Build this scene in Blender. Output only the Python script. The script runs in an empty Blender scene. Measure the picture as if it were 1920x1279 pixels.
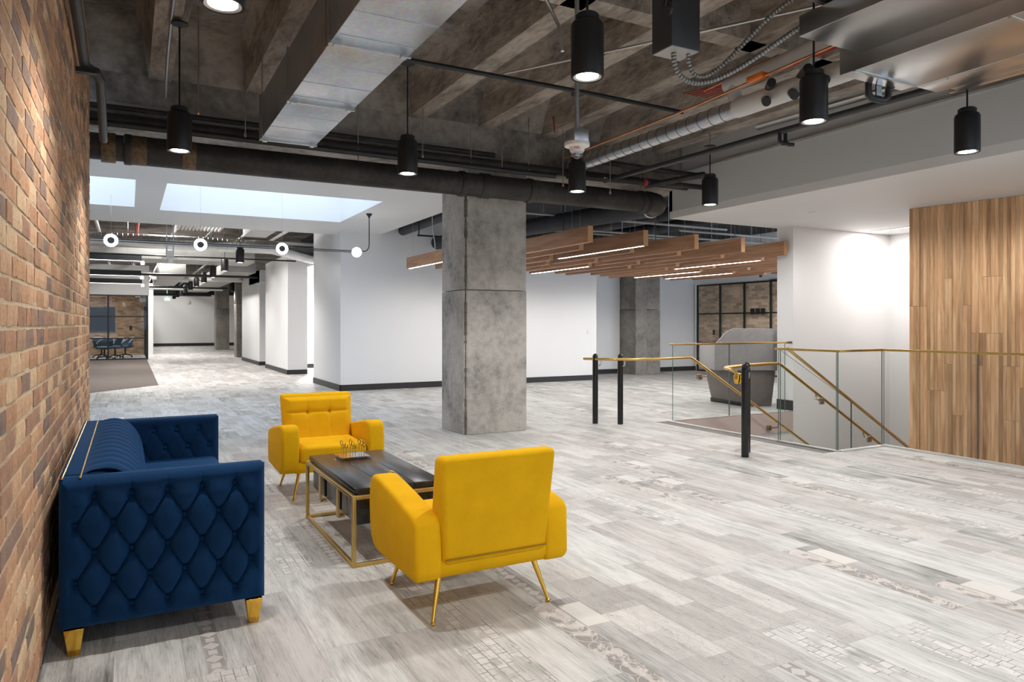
import bpy, bmesh, math, random
from mathutils import Vector, Matrix
random.seed(7)
S = bpy.context.scene
COL = S.collection
PI = math.pi
# ------------------------------------------------------------------ camera
F = 1339.0; HORIZON = 608.0; CAMH = 1.36; YAW = math.atan(720 / F)
cd = bpy.data.cameras.new('camera'); cam = bpy.data.objects.new('camera', cd); COL.objects.link(cam)
cd.sensor_fit = 'HORIZONTAL'; cd.sensor_width = 36.0; cd.lens = 36.0 * F / 1920.0
cd.shift_y = (HORIZON - 639.5) / 1920.0
cd.clip_start = 0.05; cd.clip_end = 200
cam.location = (0, 0, CAMH); cam.rotation_euler = (PI / 2, 0, -YAW)
S.camera = cam
# ------------------------------------------------------------------ world, exposure
W = bpy.data.worlds.new('world'); S.world = W; W.use_nodes = True
bg = W.node_tree.nodes['Background']; bg.inputs[0].default_value = (0.66, 0.81, 1.0, 1); bg.inputs[1].default_value = 2.3
S.view_settings.view_transform = 'Standard'; S.view_settings.look = 'None'
S.view_settings.gamma = 1.0; S.view_settings.use_curve_mapping = False
S.view_settings.exposure = 0.45
LAMP_W = 74.0
FAR_W = 85.0
LED = 45.0

# ------------------------------------------------------------------ material helpers
class NT:
    def __init__(s, name):
        s.m = bpy.data.materials.new(name); s.m.use_nodes = True
        s.t = s.m.node_tree; s.b = s.t.nodes['Principled BSDF']; s.o = s.t.nodes['Material Output']
    def n(s, typ, ins=None, **kw):
        nd = s.t.nodes.new('ShaderNode' + typ)
        for k, v in kw.items(): setattr(nd, k, v)
        for k, v in (ins or {}).items(): s.put(nd.inputs[k], v)
        return nd
    def put(s, sock, v):
        if isinstance(v, bpy.types.NodeSocket): s.t.links.new(v, sock)
        elif isinstance(v, bpy.types.Node): s.t.links.new(v.outputs[0], sock)
        else: sock.default_value = v
    def math(s, op, a, b=0.0, c=0.0):
        return s.n('Math', {0: a, 1: b, 2: c}, operation=op).outputs[0]
    def mix(s, f, a, b, blend='MIX'):
        nd = s.n('Mix', data_type='RGBA', blend_type=blend)
        s.put(nd.inputs[0], f); s.put(nd.inputs[6], a); s.put(nd.inputs[7], b)
        return nd.outputs[2]
    def ramp(s, f, stops):
        nd = s.n('ValToRGB'); s.put(nd.inputs[0], f); e = nd.color_ramp.elements
        while len(e) < len(stops): e.new(0.5)
        for i, (p, c) in enumerate(stops):
            e[i].position = p; e[i].color = (c[0], c[1], c[2], 1) if not isinstance(c, (int, float)) else (c, c, c, 1)
        return nd.outputs[0]
    def coord(s, kind='Object', scale=(1, 1, 1)):
        tc = s.n('TexCoord'); mp = s.n('Mapping', {'Vector': tc.outputs[kind], 'Scale': scale}); return mp.outputs[0]
    def noise(s, v, scale, detail=4, rough=.55, dist=0):
        return s.n('TexNoise', {'Vector': v, 'Scale': scale, 'Detail': detail, 'Roughness': rough, 'Distortion': dist}).outputs[0]
    def bump(s, h, strength=.3, dist=.01):
        s.put(s.b.inputs['Normal'], s.n('Bump', {'Height': h, 'Strength': strength, 'Distance': dist}).outputs[0])
    def base(s, c): s.put(s.b.inputs['Base Color'], c)

def c4(c): return (c[0], c[1], c[2], 1)
def srgb(r, g, b):
    f = lambda u: (u / 255 / 12.92) if u / 255 <= .04045 else ((u / 255 + .055) / 1.055) ** 2.4
    return (f(r), f(g), f(b))
def plain(name, col, rough=.5, metal=0.0, nscale=0, namt=.12, bump=0, spec=None, coat=0):
    k = NT(name); k.b.inputs['Roughness'].default_value = rough; k.b.inputs['Metallic'].default_value = metal
    if spec is not None: k.b.inputs['Specular IOR Level'].default_value = spec
    if coat: k.b.inputs['Coat Weight'].default_value = coat
    if nscale:
        nz = k.noise(k.coord(), nscale)
        k.base(k.ramp(nz, [(.25, [x * (1 - namt) for x in col]), (.75, [min(1, x * (1 + namt)) for x in col])]))
        if bump: k.bump(nz, bump, .01)
    else: k.base(c4(col))
    return k.m
def emit(name, col, strength):
    k = NT(name); k.base((0, 0, 0, 1)); k.b.inputs['Emission Color'].default_value = c4(col); k.b.inputs['Emission Strength'].default_value = strength
    return k.m
def concrete(name, stops, scale=1.2, bump=.35, pits=True, stretch=(1, 1, 1)):
    k = NT(name); v = k.coord('Object', stretch)
    a = k.noise(v, scale, 8, .62, .3); b = k.noise(v, scale * 9, 6, .6)
    f = k.math('ADD', k.math('MULTIPLY', a, .68), k.math('MULTIPLY', b, .32))
    c = k.ramp(f, stops)
    if pits:
        vo = k.n('TexVoronoi', {'Vector': v, 'Scale': 26.0}).outputs['Distance']
        big = k.noise(v, scale * 3, 2)
        pm = k.math('MULTIPLY', k.math('LESS_THAN', vo, .13), k.math('GREATER_THAN', big, .56))
        c = k.mix(k.math('MULTIPLY', pm, .6), c, (.05, .048, .045, 1))
    k.base(c); k.b.inputs['Roughness'].default_value = .85; k.b.inputs['Specular IOR Level'].default_value = .25
    k.bump(k.math('ADD', b, k.math('MULTIPLY', a, .5)), bump, .02)
    return k.m
def wood(name, dark, mid, light, axis=2, rough=.5, fine=1.0):
    k = NT(name); sc = [9 * fine, 9 * fine, 9 * fine]; sc[axis] = .7
    oi = k.n('ObjectInfo'); tc = k.n('TexCoord')
    off = k.n('VectorMath', {0: tc.outputs['Object'], 1: k.n('CombineXYZ', {0: k.math('MULTIPLY', oi.outputs['Random'], 37.0), 1: k.math('MULTIPLY', oi.outputs['Random'], 11.0), 2: k.math('MULTIPLY', oi.outputs['Random'], 23.0)})}, operation='ADD').outputs[0]
    v = k.n('Mapping', {'Vector': off, 'Scale': sc}).outputs[0]
    a = k.noise(v, 1.6, 6, .6, .7); sc2 = [90, 90, 90]; sc2[axis] = 3
    b = k.noise(k.n('Mapping', {'Vector': off, 'Scale': sc2}).outputs[0], 1.0, 3)
    f = k.math('ADD', k.math('MULTIPLY', a, .75), k.math('MULTIPLY', b, .25))
    c = k.ramp(f, [(.32, dark), (.5, mid), (.66, light)])
    t = k.math('ADD', k.math('MULTIPLY', oi.outputs['Random'], .5), .75)
    c = k.mix(1.0, c, k.n('CombineXYZ', {0: t, 1: t, 2: t}).outputs[0], 'MULTIPLY')
    k.base(c); k.b.inputs['Roughness'].default_value = rough; k.bump(b, .12, .003)
    return k.m

# ------------------------------------------------------------------ materials
M = {}
M['white'] = plain('white_wall_paint', (.80, .80, .80), .6, nscale=.6, namt=.02)
M['soffit'] = plain('soffit_paint', (.80, .795, .785), .65, nscale=.5, namt=.02)
M['fascia'] = plain('fascia_paint', (.62, .63, .63), .65, nscale=.5, namt=.02)
M['base'] = plain('black_baseboard', srgb(44, 42, 43), .45, nscale=4)
M['black'] = plain('black_metal', (.012, .012, .013), .42, nscale=6, namt=.3)
M['blackgloss'] = plain('gloss_black_metal', (.008, .008, .009), .18, nscale=3)
M['blackceil'] = plain('black_ceiling_paint', (.016, .017, .02), .8, nscale=1.5, namt=.5)
M['bluepipe'] = plain('dark_blue_grey_insulation', (.035, .038, .046), .6, nscale=3, namt=.3)
M['ceilcon'] = concrete('ceiling_concrete', [(.32, srgb(70, 66, 61)), (.44, srgb(122, 116, 109)), (.56, srgb(160, 153, 145)), (.70, srgb(182, 175, 167))], 1.1, .5, False)
M['joistcon'] = concrete('joist_concrete', [(.34, srgb(82, 76, 69)), (.45, srgb(142, 133, 123)), (.56, srgb(180, 170, 159)), (.70, srgb(204, 194, 182))], 2.2, .9, True, (1, .35, 1))
M['colcon'] = concrete('column_concrete', [(.32, srgb(122, 121, 116)), (.43, srgb(168, 165, 159)), (.54, srgb(194, 190, 183)), (.70, srgb(210, 205, 198))], 1.7, .4, True)
M['edgecon'] = concrete('broken_concrete_edge', [(.3, srgb(70, 68, 62)), (.5, srgb(118, 114, 104)), (.7, srgb(165, 160, 150))], 7, 1.0, True)
M['farcon'] = concrete('far_column_concrete', [(.28, srgb(95, 92, 88)), (.5, srgb(140, 135, 129)), (.72, srgb(172, 166, 160))], 1.5, .3, True)
M['steel_paint'] = plain('pale_paint_strip', srgb(150, 146, 138), .7, nscale=2)
M['white_pipe'] = plain('white_pipe_insulation', (.62, .62, .60), .6, nscale=3, namt=.05)
M['white_plastic'] = plain('white_plastic', (.78, .76, .72), .4, nscale=2, namt=.02)
M['gold'] = plain('polished_gold_metal', (.82, .49, .08), .18, 1.0, nscale=3, namt=.06)
M['brass'] = plain('brushed_brass', (.66, .45, .16), .3, 1.0, nscale=5, namt=.1)
M['tablegold'] = plain('table_gold_paint', (.58, .40, .14), .38, .9, nscale=6, namt=.06)
M['bronze'] = plain('bracket_bronze', (.36, .31, .22), .35, 1.0, nscale=8)
M['chrome'] = plain('chrome', (.75, .75, .77), .12, 1.0, nscale=8, namt=.05)
M['copper'] = plain('copper_pipe', (.75, .33, .16), .32, 1.0, nscale=8, namt=.2)
M['red'] = plain('red_cable', (.42, .03, .025), .5, nscale=5)
M['orange'] = plain('orange_plastic', (.75, .18, .02), .5, nscale=5)
M['darkgrey'] = plain('dark_grey_steel', (.055, .056, .058), .45, .3, nscale=5)
M['panelgrey'] = plain('light_panel_grey', (.40, .40, .38), .5, .2, nscale=5)
M['tan'] = plain('bare_iron_band', srgb(112, 94, 72), .5, .6, nscale=30, namt=.5)
M['desk'] = plain('grey_laminate', srgb(158, 155, 154), .4, nscale=14, namt=.08)
M['deskdark'] = plain('taupe_laminate', srgb(118, 110, 106), .5, nscale=14, namt=.05)
M['carpet'] = plain('grey_brown_carpet', srgb(112, 103, 98), .95, nscale=160, namt=.3, bump=.5)
M['grout'] = plain('floor_subfloor', srgb(120, 116, 113), .8, nscale=4)
M['riser'] = plain('stair_side_panel', srgb(196, 180, 172), .7, nscale=2, namt=.03)
M['curb'] = plain('satin_aluminium_shoe', (.55, .54, .53), .4, .3, nscale=4)
M['screen'] = plain('dark_screen', (.008, .009, .012), .35, nscale=1, spec=.15)
M['shell'] = plain('blue_chair_shell', (.045, .09, .14), .5, nscale=6)
M['cream'] = plain('chair_edge_white', (.6, .6, .58), .5, nscale=6)
M['led'] = emit('led_strip', (1, .93, .86), LED)
M['led_small'] = emit('thin_led_strip', (1, .95, .9), 5.0)
M['lens'] = emit('lamp_lens', (1, .97, .92), 12.0)
M['ring'] = emit('ring_lamp_glow', (.95, .98, 1), 9.0)
M['lensrim'] = plain('lamp_reflector', (.55, .55, .55), .3, .6, nscale=3)
M['baffle'] = wood('oak_baffle', srgb(140, 100, 74), srgb(172, 128, 96), srgb(192, 148, 114), 1, .5)
M['baffle_end'] = plain('oak_end_grain', srgb(205, 160, 115), .6, nscale=40, namt=.1)
M['oak'] = wood('oak_slat', srgb(166, 122, 86), srgb(206, 164, 122), srgb(228, 194, 154), 2, .5)
M['slatback'] = plain('dark_slat_backing', srgb(96, 66, 44), .8, nscale=5)
M['ebony'] = wood('ebony_table_wood', (.010, .010, .011), (.022, .021, .023), (.048, .046, .048), 1, .27)

k = NT('galvanised_steel'); v = k.coord()
a = k.noise(v, 3, 4); b_ = k.n('TexVoronoi', {'Vector': v, 'Scale': 45.0}).outputs['Color']
k.base(k.mix(.12, k.ramp(a, [(.3, (.50, .51, .52)), (.7, (.66, .67, .68))]), b_)); k.b.inputs['Metallic'].default_value = 1
k.put(k.b.inputs['Roughness'], k.math('ADD', k.math('MULTIPLY', a, .25), .2)); k.bump(k.noise(v, 2.0, 2), .12, .02); M['galv'] = k.m
k = NT('dull_steel'); v = k.coord(); a = k.noise(v, 2, 3)
k.base(k.ramp(a, [(.3, (.48, .475, .465)), (.7, (.60, .59, .575))])); k.b.inputs['Metallic'].default_value = 1.0; k.b.inputs['Roughness'].default_value = .3; k.bump(k.noise(v, 1.3, 2), .1, .03); M['dull'] = k.m
k = NT('iron_pipe'); v = k.coord(); a = k.noise(v, 2.4, 6, .6); b_ = k.noise(v, 20, 5)
k.base(k.ramp(k.math('ADD', k.math('MULTIPLY', a, .7), k.math('MULTIPLY', b_, .3)), [(.35, (.014, .012, .011)), (.55, (.040, .036, .032)), (.72, (.085, .072, .06))]))
k.b.inputs['Roughness'].default_value = .55; k.b.inputs['Metallic'].default_value = .2; k.bump(b_, .25, .01); M['iron'] = k.m
k = NT('flex_conduit'); v = k.coord('UV', (1, 1, 1)); w = k.n('TexWave', {'Vector': v, 'Scale': 14.0}, bands_direction='X').outputs[0]
k.base(k.ramp(w, [(.2, (.22, .22, .21)), (.6, (.42, .42, .41))])); k.b.inputs['Metallic'].default_value = .8; k.b.inputs['Roughness'].default_value = .4; k.bump(w, .8, .01); M['flex'] = k.m
# velvet + fabric
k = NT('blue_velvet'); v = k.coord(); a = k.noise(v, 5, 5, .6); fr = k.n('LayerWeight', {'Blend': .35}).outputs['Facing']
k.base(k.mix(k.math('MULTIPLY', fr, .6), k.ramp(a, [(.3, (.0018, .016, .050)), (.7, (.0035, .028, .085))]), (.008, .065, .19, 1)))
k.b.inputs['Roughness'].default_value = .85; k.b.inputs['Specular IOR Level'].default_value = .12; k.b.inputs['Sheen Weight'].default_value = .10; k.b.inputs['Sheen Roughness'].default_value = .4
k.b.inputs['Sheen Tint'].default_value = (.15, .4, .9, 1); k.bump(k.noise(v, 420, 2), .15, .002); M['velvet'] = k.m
k = NT('yellow_wool'); v = k.coord(); a = k.noise(v, 7, 4); b_ = k.noise(v, 380, 2)
k.base(k.mix(.3, k.ramp(a, [(.3, (.68, .365, .003)), (.7, (.80, .44, .005))]), k.ramp(b_, [(.3, (.58, .30, .003)), (.7, (.84, .48, .01))])))
k.b.inputs['Roughness'].default_value = .9; k.b.inputs['Specular IOR Level'].default_value = .15; k.bump(b_, .3, .002); M['yellow'] = k.m
M['yellow_seam'] = plain('yellow_seam', (.35, .17, .004), .9, nscale=8)
# glass
def glass(name, tint, refl):
    k = NT(name); tr = k.n('BsdfTransparent', {'Color': c4(tint)}); gl = k.n('BsdfGlossy', {'Color': (1, 1, 1, 1), 'Roughness': .02})
    fr = k.n('Fresnel', {'IOR': 1.45}).outputs[0]; ms = k.n('MixShader', {0: k.math('MULTIPLY', k.math('MULTIPLY', fr, refl), k.math('SUBTRACT', 1.0, k.n('NewGeometry').outputs['Backfacing'])), 1: tr.outputs[0], 2: gl.outputs[0]})
    k.t.links.new(ms.outputs[0], k.o.inputs['Surface']); return k.m
M['glass'] = glass('clear_glass', (.982, .992, .988), .38)
M['smoke'] = glass('grey_glass', (.80, .82, .84), .6)
M['acrylic'] = glass('clear_acrylic', (.90, .90, .95), 1.6)
M['dome'] = glass('clear_dome', (.8, .8, .82), 2.0)
M['glass_edge'] = plain('glass_edge', (.10, .15, .135), .2, nscale=4)
# brick colours
BRK = []
for i, (c, n_) in enumerate([((206, 166, 132), .12), ((198, 154, 120), .14), ((186, 144, 114), .14), ((216, 184, 148), .1), ((170, 134, 112), .15), ((150, 126, 112), .16), ((138, 119, 108), .16), ((182, 148, 120), .12)]):
    k = NT('brick_clay'); v = k.coord(); a = k.noise(v, 9, 6, .65); b_ = k.noise(v, 70, 5, .6); c = srgb(*c)
    f = k.math('ADD', k.math('MULTIPLY', a, .6), k.math('MULTIPLY', b_, .4))
    k.base(k.ramp(f, [(.3, [x * .62 for x in c]), (.5, c), (.72, [min(1, x * 1.25) for x in c])])); k.b.inputs['Roughness'].default_value = .9
    k.b.inputs['Specular IOR Level'].default_value = .2; k.bump(f, .7, .012); BRK.append(k.m)
M['mortar'] = concrete('mortar', [(.3, srgb(186, 164, 134)), (.5, srgb(214, 192, 160)), (.7, srgb(226, 206, 176))], 6, .6, False)
def brickwall(name, tone, sx, axis, ca=(196, 158, 122), cb=(104, 88, 78)):
    k = NT(name); tc = k.n('TexCoord'); sp = k.n('SeparateXYZ', {0: tc.outputs['Object']})
    v = k.n('CombineXYZ', {0: sp.outputs[axis], 1: sp.outputs[2], 2: 0.0}).outputs[0]
    br = k.n('TexBrick', {'Vector': v, 'Color1': c4(srgb(*ca)), 'Color2': c4(srgb(*cb)), 'Mortar': c4(srgb(186, 164, 136)), 'Scale': 1.0, 'Mortar Size': .006, 'Brick Width': .225, 'Row Height': .075, 'Bias': -.25})
    nz = k.noise(v, 3, 4); k.base(k.mix(1.0, br.outputs[0], k.ramp(nz, [(.3, (tone * .8,) * 3), (.7, (tone * 1.1,) * 3)]), 'MULTIPLY')); k.b.inputs['Roughness'].default_value = .9
    k.bump(k.math('SUBTRACT', 1.0, br.outputs['Fac']), .5, .01); return k.m
M['brick_far'] = brickwall('far_brickwork', .8, 1, 0)
M['brick_side'] = brickwall('side_brickwork', 1.25, 1, 1, (204, 180, 158), (138, 120, 108))
# floor planks: UV in metres (u along the plank, v across it)
def plank_mat(name, kind, lo, mid, hi, warm=0):
    k = NT(name); uv = k.n('UVMap').outputs[0]
    def mp(sx, sy): return k.n('Mapping', {'Vector': uv, 'Scale': (sx, sy, 1)}).outputs[0]
    g = k.noise(mp(1.6, 16), 1.0, 6, .62, .6); fine = k.noise(mp(9, 110), 1.0, 4, .6); blot = k.noise(mp(2.2, 3.0), 1.0, 3, .5)
    f = k.math('ADD', k.math('MULTIPLY', g, .42), k.math('ADD', k.math('MULTIPLY', fine, .30), k.math('MULTIPLY', blot, .28)))
    W_ = lambda t: srgb(t + warm, t, t - 3)
    c = k.ramp(f, [(.37, W_(lo - 20)), (.47, W_(mid - 9)), (.58, W_(hi - 4))])
    speck = k.noise(mp(14, 60), 1.0, 3, .6)
    c = k.mix(k.math('MULTIPLY', k.math('GREATER_THAN', speck, .68), .45), c, c4(srgb(96, 92, 88)))
    st_ = k.ramp(k.noise(mp(1.3, 70), 1.0, 4, .65, .4), [(.56, 0.0), (.70, 1.0)])
    c = k.mix(k.math('MULTIPLY', st_, .4), c, c4(srgb(118, 114, 110)))
    sp = k.n('SeparateXYZ', {0: uv}); u, v = sp.outputs[0], sp.outputs[1]
    fade = k.ramp(k.noise(mp(3, 9), 1.0, 3), [(.36, 0.0), (.56, 1.0)])
    if kind == 'diamond':
        # band of dark blocks with pale centres, parted by pale triangles
        fu = k.math('FRACT', k.math('MULTIPLY', u, 1 / .13)); gu = k.math('ABSOLUTE', k.math('SUBTRACT', fu, .5)); fv = k.math('MULTIPLY', k.math('SUBTRACT', v, .075), 1 / .07)
        gv = k.math('ABSOLUTE', k.math('SUBTRACT', fv, .5)); inside = k.math('LESS_THAN', gv, .5)
        tri = k.math('GREATER_THAN', k.math('MULTIPLY', k.math('SUBTRACT', gu, .22), 1.8), gv)
        blk = k.math('LESS_THAN', k.math('MAXIMUM', k.math('MULTIPLY', gu, 1.5), gv), .25)
        mk = k.math('MULTIPLY', inside, k.math('MULTIPLY', k.math('ADD', fade, .35), .62))
        c = k.mix(mk, c, c4(srgb(142, 138, 134)))
        c = k.mix(k.math('MULTIPLY', k.math('MULTIPLY', k.math('MAXIMUM', tri, blk), inside), .7), c, c4(srgb(206, 203, 199)))
    if kind == 'plan':
        # line drawing of small rooms on a pale ground
        br = k.n('TexBrick', {'Vector': mp(1, 1), 'Color1': c4(srgb(216, 214, 210)), 'Color2': c4(srgb(196, 193, 189)), 'Mortar': c4(srgb(120, 117, 114)), 'Scale': 1.0, 'Mortar Size': .0022, 'Brick Width': .085, 'Row Height': .048, 'Bias': -.2}, offset=.37, squash=.6, squash_frequency=3)
        b2 = k.n('TexBrick', {'Vector': mp(1, 1), 'Color1': (1, 1, 1, 1), 'Color2': (1, 1, 1, 1), 'Mortar': (.45, .44, .43, 1), 'Scale': 1.0, 'Mortar Size': .0016, 'Brick Width': .031, 'Row Height': .021}, offset=.2)
        area = k.ramp(k.noise(mp(5, 9), 1.0, 2), [(.47, 0.0), (.53, 1.0)])
        dr = k.mix(k.math('MULTIPLY', k.ramp(k.noise(mp(9, 14), 1.0, 2), [(.5, 0.0), (.55, 1.0)]), .8), br.outputs[0], b2.outputs[0], 'MULTIPLY')
        c = k.mix(k.math('MULTIPLY', area, .8), c, dr)
    if kind == 'rosette':
        # overlapping pale circles on a dark leafy ground on half of the plank, a pale block on the other
        half = k.math('LESS_THAN', v, .115)
        leaf = k.ramp(k.noise(mp(9, 11), 1.0, 4, .65, .8), [(.46, srgb(140, 136, 132)), (.54, srgb(196, 189, 184))])
        c = k.mix(k.math('MULTIPLY', half, .9), c, leaf)
        ln = None
        for ox in (0.0, .055):
            cu = k.math('SUBTRACT', k.math('FRACT', k.math('MULTIPLY', k.math('ADD', u, ox), 1 / .11)), .5); cv = k.math('MULTIPLY', k.math('SUBTRACT', v, .055 + ox), 1 / .11)
            d = k.math('SQRT', k.math('ADD', k.math('MULTIPLY', cu, cu), k.math('MULTIPLY', cv, cv)))
            r = k.math('LESS_THAN', k.math('ABSOLUTE', k.math('SUBTRACT', d, .46)), .014)
            ln = r if ln is None else k.math('MAXIMUM', ln, r)
        c = k.mix(k.math('MULTIPLY', k.math('MULTIPLY', ln, half), .8), c, c4(srgb(212, 208, 203)))
        blk = k.math('MULTIPLY', k.math('MULTIPLY', k.math('GREATER_THAN', v, .125), k.math('LESS_THAN', k.math('ABSOLUTE', k.math('SUBTRACT', k.math('FRACT', k.math('ADD', u, .3)), .3)), .13)), .85)
        c = k.mix(blk, c, c4(srgb(212, 209, 204)))
    if kind == 'scrap':
        vo = k.n('TexBrick', {'Vector': mp(1, 1), 'Color1': c4(srgb(142, 138, 134)), 'Color2': c4(srgb(220, 217, 213)), 'Mortar': c4(srgb(170, 166, 162)), 'Scale': 1.0, 'Mortar Size': .0004, 'Brick Width': .37, 'Row Height': .125}, offset=.43, squash=.7, squash_frequency=2).outputs[0]
        c = k.mix(.42, c, vo)
        line = k.ramp(k.noise(mp(7, 14), 1.0, 3, .6, 2.5), [(.485, 0.0), (.5, 1.0), (.515, 0.0)])
        c = k.mix(k.math('MULTIPLY', line, .55), c, c4(srgb(112, 104, 100)))
    k.base(c); k.b.inputs['Roughness'].default_value = .55; k.b.inputs['Specular IOR Level'].default_value = .3; k.bump(fine, .08, .002)
    return k.m
PL = [plank_mat('plank_pale_print', 'wood', 158, 196, 212), plank_mat('plank_grey_print', 'scrap', 146, 184, 204, 1), plank_mat('plank_rose_grey_print', 'wood', 150, 182, 198, 3),
      plank_mat('plank_streaked_print', 'wood', 112, 162, 198), plank_mat('plank_diamond_print', 'diamond', 150, 186, 204), plank_mat('plank_floorplan_print', 'plan', 158, 188, 206),
      plank_mat('plank_rosette_print', 'rosette', 138, 168, 192, 1), plank_mat('plank_scrap_print', 'scrap', 164, 190, 206, 2)]
k = NT('far_plank_print'); tc = k.n('TexCoord'); sp = k.n('SeparateXYZ', {0: tc.outputs['Object']})
v = k.n('CombineXYZ', {0: sp.outputs[1], 1: sp.outputs[0], 2: 0.0}).outputs[0]
br = k.n('TexBrick', {'Vector': v, 'Color1': c4(srgb(200, 197, 194)), 'Color2': c4(srgb(168, 164, 161)), 'Mortar': c4(srgb(160, 157, 154)), 'Scale': 1.0, 'Mortar Size': .003, 'Brick Width': 1.0, 'Row Height': .25})
nz = k.noise(k.n('Mapping', {'Vector': v, 'Scale': (2.0, 9, 1)}).outputs[0], 1.0, 5, .6, .5)
k.base(k.mix(1.0, br.outputs[0], k.ramp(nz, [(.36, (.72,) * 3), (.52, (.98,) * 3), (.65, (1.08,) * 3)]), 'MULTIPLY')); k.b.inputs['Roughness'].default_value = .55; M['farplank'] = k.m

# ------------------------------------------------------------------ mesh helpers
class MB:
    def __init__(s): s.v = []; s.f = []; s.mi = []; s.cur = 0; s.uv = {}
    def face(s, idx): s.f.append(idx); s.mi.append(s.cur)
    def quadbox(s, p):     # 8 points: bottom ring 0-3, top ring 4-7
        n = len(s.v); s.v += [tuple(q) for q in p]
        for q in ((0, 3, 2, 1), (4, 5, 6, 7), (0, 1, 5, 4), (1, 2, 6, 5), (2, 3, 7, 6), (3, 0, 4, 7)): s.face([n + i for i in q])
        return s
    def box(s, x0, x1, y0, y1, z0, z1):
        return s.quadbox([(x0, y0, z0), (x1, y0, z0), (x1, y1, z0), (x0, y1, z0), (x0, y0, z1), (x1, y0, z1), (x1, y1, z1), (x0, y1, z1)])
    def tube(s, pts, r, n=12, cap=True, r2=None, uvs=False):
        pts = [Vector(p) for p in pts]; m = len(pts); rings = []
        up = None; L = 0.0
        for i, p in enumerate(pts):
            a = (pts[i] - pts[i - 1]).normalized() if i else None; b = (pts[i + 1] - pts[i]).normalized() if i < m - 1 else None
            t = ((a or b) + (b or a)).normalized()
            if up is None:
                up = Vector((0, 0, 1)) if abs(t.z) < .9 else Vector((0, 1, 0))
            sd = t.cross(up)
            if sd.length < 1e-4: sd = t.cross(Vector((1, 0, 0)))
            sd.normalize(); up2 = sd.cross(t).normalized(); up = up2
            k = 1.0
            if a is not None and b is not None: k = 1 / max(.5, math.cos(a.angle(b, 0) / 2))
            rr = r[i] if isinstance(r, (list, tuple)) else (r if r2 is None else r + (r2 - r) * i / (m - 1))
            n0 = len(s.v); rings.append(n0)
            for j in range(n):
                an = 2 * PI * j / n; s.v.append(tuple(p + (sd * math.cos(an) + up2 * math.sin(an)) * rr * (k if k < 1.2 else 1.2)))
        for i in range(m - 1):
            d = (pts[i + 1] - pts[i]).length
            for j in range(n):
                s.face([rings[i] + j, rings[i] + (j + 1) % n, rings[i + 1] + (j + 1) % n, rings[i + 1] + j])
                if uvs: s.uv[len(s.f) - 1] = [(L, j / n), (L, (j + 1) / n), (L + d, (j + 1) / n), (L + d, j / n)]
            L += d
        if cap:
            s.face([rings[0] + j for j in range(n)][::-1]); s.face([rings[-1] + j for j in range(n)])
        return s
    def lathe(s, prof, c, n=32, axis='z'):
        rings = []
        for r, h in prof:
            rings.append(len(s.v))
            for j in range(n):
                a = 2 * PI * j / n; x, y = r * math.cos(a), r * math.sin(a)
                q = (x, y, h) if axis == 'z' else ((h, x, y) if axis == 'x' else (y, h, x))
                s.v.append((c[0] + q[0], c[1] + q[1], c[2] + q[2]))
        for i in range(len(rings) - 1):
            for j in range(n): s.face([rings[i] + j, rings[i] + (j + 1) % n, rings[i + 1] + (j + 1) % n, rings[i + 1] + j])
        s.face([rings[0] + j for j in range(n)][::-1]); s.face([rings[-1] + j for j in range(n)])
        return s
    def prism(s, poly, lo, hi, axis='x'):
        n = len(poly); n0 = len(s.v)
        def mk(a, b, t): return (t, a, b) if axis == 'x' else ((a, t, b) if axis == 'y' else (a, b, t))
        for t in (lo, hi):
            for a, b in poly: s.v.append(mk(a, b, t))
        for i in range(n): s.face([n0 + i, n0 + (i + 1) % n, n0 + n + (i + 1) % n, n0 + n + i])
        s.face([n0 + i for i in range(n)][::-1]); s.face([n0 + n + i for i in range(n)])
        return s
    def grid(s, fn, nu, nv):
        n0 = len(s.v)
        for i in range(nu + 1):
            for j in range(nv + 1): s.v.append(tuple(fn(i / nu, j / nv)))
        for i in range(nu):
            for j in range(nv):
                a = n0 + i * (nv + 1) + j; s.face([a, a + nv + 1, a + nv + 2, a + 1])
        return s
    def mesh(s, name, mats, origin=(0, 0, 0), smooth=0):
        me = bpy.data.meshes.new(name)
        me.from_pydata([(x - origin[0], y - origin[1], z - origin[2]) for x, y, z in s.v], [], s.f)
        for m in (mats if isinstance(mats, (list, tuple)) else [mats]): me.materials.append(m)
        me.polygons.foreach_set('material_index', s.mi)
        if s.uv:
            lay = me.uv_layers.new(name='UVMap')
            for fi, co in s.uv.items():
                for li, q in zip(me.polygons[fi].loop_indices, co): lay.data[li].uv = q
        me.validate()
        bm = bmesh.new(); bm.from_mesh(me); bmesh.ops.recalc_face_normals(bm, faces=bm.faces); bm.to_mesh(me); bm.free()
        if smooth:
            me.polygons.foreach_set('use_smooth', [True] * len(me.polygons)); me.set_sharp_from_angle(angle=math.radians(smooth))
        me.update(); return me

WL = {}
def meta(o, label=None, cat=None, group=None, kind=None):
    if label: o['label'] = label
    if cat: o['category'] = cat
    if group: o['group'] = group
    if kind: o['kind'] = kind
    return o
def obj(name, mb, mats, parent=None, smooth=0, bevel=0, seg=2, **kw):
    xs = [v[0] for v in mb.v]; ys = [v[1] for v in mb.v]; zs = [v[2] for v in mb.v]
    og = Vector(((min(xs) + max(xs)) / 2, (min(ys) + max(ys)) / 2, min(zs)))
    me = mb.mesh(name, mats, og, smooth); o = bpy.data.objects.new(name, me); COL.objects.link(o)
    WL[o] = og
    if parent is not None: o.parent = parent; o.location = og - WL[parent]
    else: o.location = og
    if bevel:
        b = o.modifiers.new('bevel', 'BEVEL'); b.width = bevel; b.segments = seg; b.limit_method = 'ANGLE'; b.angle_limit = math.radians(40)
        if not smooth: me.polygons.foreach_set('use_smooth', [True] * len(me.polygons))
        b.harden_normals = False
    return meta(o, **kw)
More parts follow.
